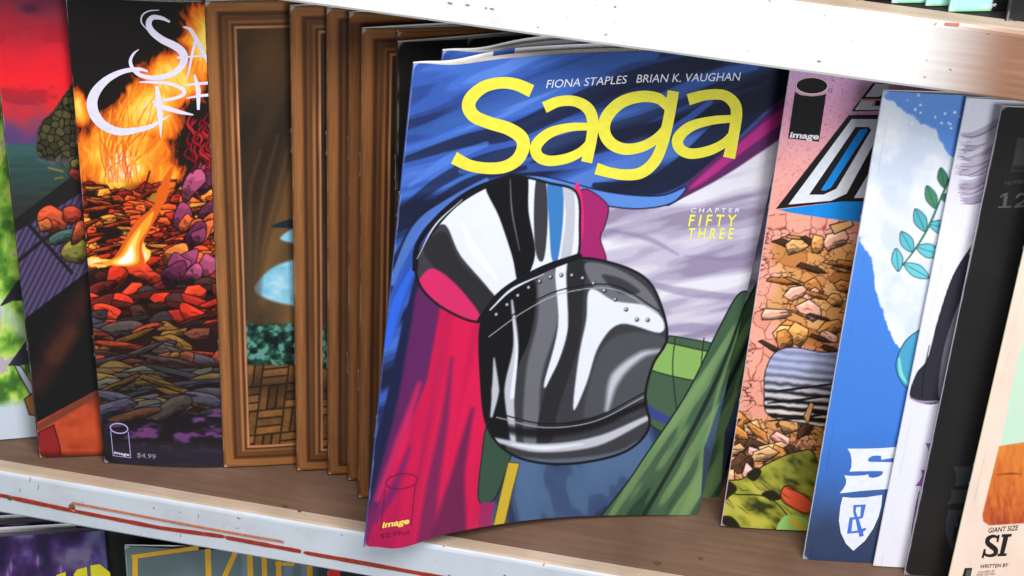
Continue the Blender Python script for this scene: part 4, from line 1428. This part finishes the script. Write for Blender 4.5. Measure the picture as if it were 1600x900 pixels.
# the big cover in front
r, cS, fS = make_comic('comic_book', pose('S'), saga_shape, paint_saga, rgb(50, 80, 160), width=.1715, thick=.0084, spine=(60, 84, 160), pages=18, step=1.3)
tag(r, 'blue, crimson and silver comic book with big yellow title, overhanging the shelf edge', 'comic book')
saga_root = r


def zs(*pts):     # pixels of the title close-up
    return [(620 + x / 2.571, 40 + y / 2.571) for x, y in pts]


sw = 1 / 2.571
Ye = (228, 220, 70)
title = [
    (zs((541, 262), (480, 236), (420, 229), (352, 244), (302, 284), (288, 325), (312, 364), (372, 390), (445, 412), (498, 447), (507, 490), (482, 538), (430, 567), (360, 572), (290, 560), (229, 530)),
     [w * sw for w in (52, 48, 46, 48, 52, 54, 52, 50, 52, 54, 52, 50, 48, 46, 46, 52)]),
    (zs((592, 328), (650, 304), (715, 303), (765, 330), (786, 378), (782, 450), (762, 548)), [w * sw for w in (46, 42, 42, 46, 46, 44, 44)]),
    (zs((780, 404), (690, 408), (610, 432), (560, 480), (566, 522), (610, 542), (680, 533), (738, 506), (776, 465)), [w * sw for w in (30, 34, 42, 46, 44, 42, 40, 36, 28)]),
    (zs((1092, 330), (1050, 292), (980, 284), (900, 308), (845, 362), (832, 420), (858, 470), (915, 495), (985, 485), (1048, 448), (1086, 396), (1092, 330)), [w * sw for w in (36, 44, 46, 48, 50, 48, 48, 46, 42, 38, 34, 34)]),
    (zs((1110, 262), (1092, 370), (1068, 470), (1034, 545), (980, 590), (915, 598), (850, 588), (800, 573)), [w * sw for w in (46, 44, 44, 46, 46, 44, 42, 48)]),
    (zs((1170, 296), (1240, 278), (1310, 278), (1352, 308), (1364, 352), (1352, 440), (1334, 530)), [w * sw for w in (46, 42, 42, 46, 46, 44, 48)]),
    (zs((1358, 372), (1265, 380), (1180, 404), (1130, 450), (1136, 492), (1180, 513), (1250, 502), (1312, 472), (1350, 430)), [w * sw for w in (30, 34, 42, 46, 44, 42, 40, 36, 28)]),
]
ink_strokes(cS, fS, 'title_lettering', title, Ye, off=.0002)
ink_text(cS, fS, 'credits_lettering', [('FIONA STAPLES', (853, 137.5), (978, 130), (2.6, -12.5), 0.0), ('BRIAN K. VAUGHAN', (994, 129), (1155, 125.5), (2.6, -12.5), 0.0)], (226, 228, 238))
ink_text(cS, fS, 'chapter_lettering', [('C H A P T E R', (1079, 331.5), (1155, 331.5), (1.2, -6.6), 0.0)], (236, 236, 246))
ink_text(cS, fS, 'chapter_number', [('F I F T Y', (1075, 353), (1148, 353), (3.2, -17.5), .012), ('T H R E E', (1073, 373), (1144, 373), (3, -16.5), .012)], (240, 232, 80))
a = ellipse(627.5, 752, 25, 11.5, -.13)
ink_strokes(cS, fS, 'publisher_logo', [(np.vstack([a, a[:1]]), 1.8), ([(601.5, 764), (595.5, 828)], 1.3), ([(649, 758), (642.5, 820)], 1.3)], (122, 20, 62))
ink_text(cS, fS, 'publisher_lettering', [('image', (597, 824.5), (639, 817.5), (1.6, -9), .03)], (240, 222, 96))
ink_text(cS, fS, 'price_lettering', [('$2.99us', (594, 841), (640, 834), (.8, -7), 0.0)], (104, 18, 54))
n = copy_tree(saga_root)
M2 = np.array(pose('S'))
n.matrix_world = Matrix.Translation(Vector(M2[:3, 0] * 0.015 + M2[:3, 1] * 0.0104)) @ pose('S')
n['label'] = 'second copy of the yellow title comic, showing just behind the first'
# ------------------------------------------------------------------ right-hand comics
r, c, f = make_comic('comic_book', pose('P'), flat_shape, paint_pink, rgb(238, 168, 150), vis=(0, .34), spine=(224, 190, 204))
tag(r, 'pink comic book with cracked rubble and angular white and blue lettering', 'comic book')


def zp(*pts):    # pixels of the pink cover close-up
    return [(1210 + x / 3.911, 110 + y / 3.911) for x, y in pts]


ink_shapes(c, f, 'title_shadow', [[zp((8, 846), (455, 272), (700, 272), (700, 760), (560, 800), (420, 800), (350, 806))], [zp((470, 250), (600, 78), (700, 78), (700, 244))]], (30, 26, 28), .00014)
ink_shapes(c, f, 'title_underlay', [[zp((20, 850), (350, 808), (412, 790), (700, 800), (700, 960), (560, 930), (300, 900), (110, 870))]], (22, 140, 228), .00012)
ink_shapes(c, f, 'title_lettering', [[zp((86, 818), (472, 296), (700, 296), (700, 420), (620, 420), (440, 752), (345, 795)), zp((212, 758), (496, 344), (574, 344), (592, 362), (378, 722), (300, 758))],
                                     [zp((486, 778), (640, 520), (700, 520), (700, 778))], [zp((556, 160), (616, 82), (700, 82), (700, 150), (650, 150), (640, 160))],
                                     [zp((492, 240), (528, 184), (612, 180), (600, 216), (700, 216), (700, 240))]], (226, 230, 240), .0002)
ink_shapes(c, f, 'title_inlay', [[zp((284, 730), (520, 362), (562, 352), (570, 366), (345, 716), (310, 734))]], (22, 140, 228), .0002)
ink_shapes(c, f, 'title_gap', [[zp((530, 172), (700, 172), (700, 182), (618, 182), (612, 214), (602, 222), (596, 206), (606, 184), (524, 186))]], (226, 150, 142), .00028)
ink_shapes(c, f, 'publisher_logo_rim', [[ellipse(*zp((229, 93))[0], 25.4, 13.6, .02)]], (236, 214, 190), .00016)
ink_shapes(c, f, 'publisher_logo', [[ellipse(*zp((229, 92))[0], 24, 12.2, .02)], [zp((126, 130), (160, 150), (228, 158), (290, 152), (316, 142), (272, 434), (84, 414))]], (26, 24, 26), .00022)
ink_text(c, f, 'publisher_lettering', [('image', zp((92, 408))[0], zp((268, 420))[0], (2.4, -9), .03)], (236, 230, 240), .0003)
a = ellipse(*zp((342, 121))[0], 2.6, 2.6)
ink_strokes(c, f, 'registered_mark', [(np.vstack([a, a[:1]]), .9)], (112, 86, 118))

r, c, f = make_comic('comic_book', pose('U'), flat_shape, paint_blue, rgb(70, 130, 220), vis=(0, .32), spine=(196, 204, 222))
tag(r, 'blue comic book with a white cloud and a white shield emblem', 'comic book')


def ze(*pts):    # pixels of the emblem close-up
    return [(1290 + x / 4.736, 680 + y / 4.736) for x, y in pts]


S_RING = [(162, 98), (300, 98), (430, 93), (545, 84), (545, 165), (505, 165), (425, 178), (410, 178), (412, 152), (380, 148), (345, 152), (318, 168), (312, 188), (330, 196), (420, 197), (540, 200), (500, 300), (480, 396),
          (380, 402), (250, 412), (150, 424), (104, 428), (130, 396), (150, 360), (152, 325), (138, 296), (200, 300), (280, 296), (316, 288), (318, 306), (345, 314), (385, 308), (416, 292), (426, 272), (418, 264), (330, 264), (220, 266), (176, 268), (190, 235), (192, 180), (184, 135)]
AMP = [(206, 514), (298, 510), (276, 608), (246, 618), (268, 690), (296, 682), (300, 696), (276, 712), (282, 742), (250, 750), (244, 718), (158, 726), (178, 606), (214, 604), (204, 560)]
AMP_H1 = [(226, 530), (262, 526), (256, 598), (236, 602), (222, 560)]
AMP_H2 = [(200, 622), (222, 620), (238, 702), (190, 710)]
SHIELD = [(126, 456), (200, 462), (300, 458), (418, 440), (412, 520), (392, 600), (352, 690), (290, 780), (205, 854), (150, 800), (112, 720), (98, 630), (108, 530)]
ink_shapes(c, f, 'emblem_lettering', [[ze(*S_RING)]], (226, 230, 244))
ink_shapes(c, f, 'emblem_shield', [[ze(*SHIELD)]], (226, 230, 244))
ink_shapes(c, f, 'emblem_ampersand', [[ze(*AMP), ze(*AMP_H1), ze(*AMP_H2)]], (70, 112, 208), .0003)

r, c, f = make_comic('comic_book', pose('V'), flat_shape, paint_white, rgb(228, 228, 242), vis=(0, .16), spine=(236, 236, 246), thick=.003)
tag(r, 'white comic book with grey brush strokes and a black sweep on its cover', 'comic book')
PX = lambda *pts: [(1400 + x / 3.458, 640 + y / 3.461) for x, y in pts]
ink_shapes(c, f, 'emblem_edge', [[PX((160, 178), (200, 186), (190, 232), (178, 230))], [PX((134, 324), (160, 326), (150, 412), (104, 412), (130, 380), (142, 350))]], (150, 90, 172))
ink_strokes(c, f, 'emblem_outline', [(PX((126, 440), (108, 520), (90, 620), (84, 680)), 1.4), (PX((118, 480), (104, 580), (96, 640)), .9)], (88, 66, 110))

K = pose('K')
r, c, f = make_comic('comic_book', K, flat_shape, paint_black, rgb(32, 31, 32), vis=(0, .22), step=1.6, spine=(176, 168, 190), thick=.0034)
tag(r, 'black comic book with a faint grey emblem and the number 12', 'comic book')
off = lambda pts, dx, dy, k: [(dx + (x - 1312) * k, dy + (y - 770) * k) for x, y in pts]
ink_shapes(c, f, 'emblem_lettering', [[off(ze(*S_RING), 1478, 788, .86)]], (52, 54, 58))
ink_shapes(c, f, 'emblem_shield', [[off(ze(*SHIELD), 1478, 790, .86)]], (50, 54, 60))
ink_shapes(c, f, 'emblem_ampersand', [[off(ze(*AMP), 1478, 790, .86), off(ze(*AMP_H1), 1478, 790, .86), off(ze(*AMP_H2), 1478, 790, .86)]], (30, 30, 32), .0003)
ink_text(c, f, 'number_lettering', [('NUMBER', (1570, 289), (1606, 285), (.9, -5.5), 0.0)], (78, 76, 74))
ink_strokes(c, f, 'issue_number', [([(1572, 305), (1569, 322)], 5.5), ([(1563, 308), (1568, 304), (1575, 302)], (2, 3, 3)), ([(1559, 323.5), (1580, 322.5)], 2.6), ([(1588, 309), (1592, 304), (1600, 303), (1605, 308), (1598, 315), (1588, 321)], (4, 4, 4, 5, 4, 4)), ([(1585, 322.5), (1610, 321)], 3.4)], (84, 82, 80))
n = copy_tree(r)
n.matrix_world = Matrix.Translation(Vector((0.0022, 0.0062, 0))) @ K
n['label'] = 'second black comic book, only its top page edges showing behind the number 12 one'

r, c, f = make_comic('comic_book', pose_matrix(*FITV['R'][:4], .004), flat_shape, paint_cream, rgb(238, 214, 198), vis=(0, .30), spine=(236, 226, 190), thick=.0034)
tag(r, 'cream comic book with a pale green and orange panel and bold black lettering', 'comic book', 'cream comics at the end of the row')
cream_root = r
GZ = lambda *pts: [(1440 + x / 7.5, 780 + y / 7.5) for x, y in pts]
g0 = GZ((778, 392), (1030, 372))
ink_text(c, f, 'headline_lettering', [('GIANT SIZE', g0[0], (1590, 828), (1.6, -7.6), .01)], (40, 30, 34))
q = GZ((742, 470), (706, 690))
ink_strokes(c, f, 'title_lettering', [
    (GZ((900, 470), (880, 440), (830, 432), (780, 460), (775, 510), (820, 550), (865, 590), (860, 640), (800, 660), (745, 645), (735, 600)), [3, 4, 5, 6.5, 7.5, 8.5, 8, 6, 4.5, 4, 3]),
    (GZ((905, 415), (888, 500)), 3.0), (GZ((742, 582), (714, 688)), 3.2)], (32, 26, 28))
ink_shapes(c, f, 'title_letter', [[GZ((944, 408), (1060, 404), (1050, 436), (1016, 440), (968, 634), (1000, 632), (992, 662), (886, 668), (894, 638), (916, 636), (958, 442), (936, 440))]], (32, 26, 28))
ink_text(c, f, 'byline_lettering', [('WRITTEN BY', GZ((680, 808))[0], GZ((1010, 790))[0], (1.4, -5.6), .01)], (52, 44, 46))
ink_text(c, f, 'small_lettering', [('COLORED BY', GZ((652, 868))[0], GZ((855, 850))[0], (.8, -3.2), 0.0), ('AND EDITED', GZ((640, 898))[0], GZ((860, 884))[0], (.8, -3.2), 0.0)], (110, 98, 94))
ink_shapes(c, f, 'barcode_block', [[GZ((506, 805), (594, 803), (560, 960), (460, 960))]], (28, 26, 30))
ink_shapes(c, f, 'barcode_print', [[GZ((528, 822), (580, 820), (560, 900), (510, 900))]], (78, 86, 84), .0003)
n = copy_tree(r)
n.matrix_world = pose('Q')
n['label'] = 'second cream comic book overlapping the panel of the first at the end of the row'

# ------------------------------------------------------------------ comics on the shelf above
ZU = HS + T2
r, cT, f = make_comic('comic_book', pose_foot(1483, 19.5, .36, .04, ZU), flat_shape, paint_teal, rgb(166, 224, 216), vis=(0, .3), vvis=(0, .06), step=1.6, spine=(150, 206, 198), pages=4)
tag(r, 'pale teal comic book with a black publisher mark, on the upper shelf', 'comic book', 'pale teal comics on the upper shelf')
ink_text(cT, f, 'publisher_lettering', [('image', (1530, 14.5), (1556, 9), (1.6, -6.5), .02)], (222, 222, 228))
teal_root = r
for (x, y), lb in (((1447, 10.5), 'pale teal comic book, middle of the three on the upper shelf'),
                   ((1394, 6.2), 'pale teal comic book beside the black comic on the upper shelf')):
    n = copy_tree(teal_root)
    n.matrix_world = pose_foot(x, y, .36, .04, ZU)
    n['label'] = lb
r, c, f = make_comic('comic_book', pose_foot(1340, 2.5, .36, .04, ZU), flat_shape, paint_dark, rgb(32, 32, 34), vis=(0, .3), step=4, spine=(40, 38, 48), pages=4)
tag(r, 'black comic book on the upper shelf, left of the pale teal ones', 'comic book')
n = copy_tree(r)
n.matrix_world = pose_foot(1572, 35, .36, .04, ZU)
n['label'] = 'black comic book on the upper shelf, overlapping the marked pale teal one'

# ------------------------------------------------------------------ comics on the shelf below
ZL = -T1 - HS
Mn = pose_top(163, 829, .33, .045, ZL, corner=W)
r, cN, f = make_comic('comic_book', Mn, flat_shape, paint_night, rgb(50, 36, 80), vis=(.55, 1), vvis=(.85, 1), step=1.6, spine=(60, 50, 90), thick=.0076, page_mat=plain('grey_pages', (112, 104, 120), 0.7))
tag(r, 'purple starry comic book with yellow letters on the lower shelf', 'comic book', 'purple comics on the lower shelf')
YL = (204, 196, 38)
LZ = lambda *pts: [(x / 7.273, 780 + y / 7.273) for x, y in pts]
ink_shapes(cN, f, 'title_lettering', [[LZ((640, 860), (745, 825), (752, 960), (640, 960))], [LZ((838, 850), (880, 795), (985, 770), (1000, 960), (838, 960))], [LZ((1026, 752), (1130, 735), (1250, 830), (1262, 960), (1040, 960))]], YL)
night_root = r
for i in range(3):
    n = copy_tree(night_root)
    k = i + 1
    n.matrix_world = Matrix.Translation(Vector(np.array(Mn)[:3, 1] * (.0098 * k) + np.array(Mn)[:3, 0] * (-.004 * k))) @ Mn
    n['label'] = ('purple comic, second of the lower stack, only its page tops showing',
                  'purple comic, third of the lower stack, only its page tops showing',
                  'purple comic at the back of the lower stack, only its page tops showing')[i]
r, c, f = make_comic('comic_book', pose_top(120, 818, .25, .045, ZL), flat_shape, paint_dark, rgb(26, 26, 28), vis=(0, .3), step=4, spine=(30, 30, 32))
tag(r, 'black comic book on the lower shelf between the purple and the slate grey ones', 'comic book')
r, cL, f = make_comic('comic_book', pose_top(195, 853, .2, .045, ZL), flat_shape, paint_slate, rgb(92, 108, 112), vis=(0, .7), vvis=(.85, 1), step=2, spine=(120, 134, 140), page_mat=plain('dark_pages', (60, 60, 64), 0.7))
tag(r, 'slate grey comic book with thin yellow outlined letters on the lower shelf', 'comic book')
SZ = lambda *pts: [(180 + x / 4.0, 820 + y / 4.0) for x, y in pts]
gl = [(SZ((124, 380), (124, 206)), 8.5), (SZ((104, 200), (300, 172), (520, 142)), 6.5), (SZ((578, 150), (586, 380)), 9), (SZ((760, 150), (680, 330)), 8), (SZ((840, 190), (848, 380)), 9),
      (SZ((930, 200), (936, 380)), 8), (SZ((1020, 225), (1024, 380)), 8.5), (SZ((1000, 240), (1120, 246)), 5), (SZ((1215, 255), (1218, 380)), 9)]
ink_strokes(cL, f, 'title_lettering', gl, (206, 158, 44))
r, c, f = make_comic('comic_book', pose_top(512, 892, .2, .045, ZL), flat_shape, paint_dark, rgb(26, 26, 28), vis=(0, .3), step=4, spine=(190, 40, 44))
tag(r, 'black comic book with a red spine strip on the lower shelf under the big cover', 'comic book')
ink_shapes(c, f, 'spine_strip', [[[(513, 880), (531, 884), (533, 930), (513, 930)]]], (196, 40, 44))
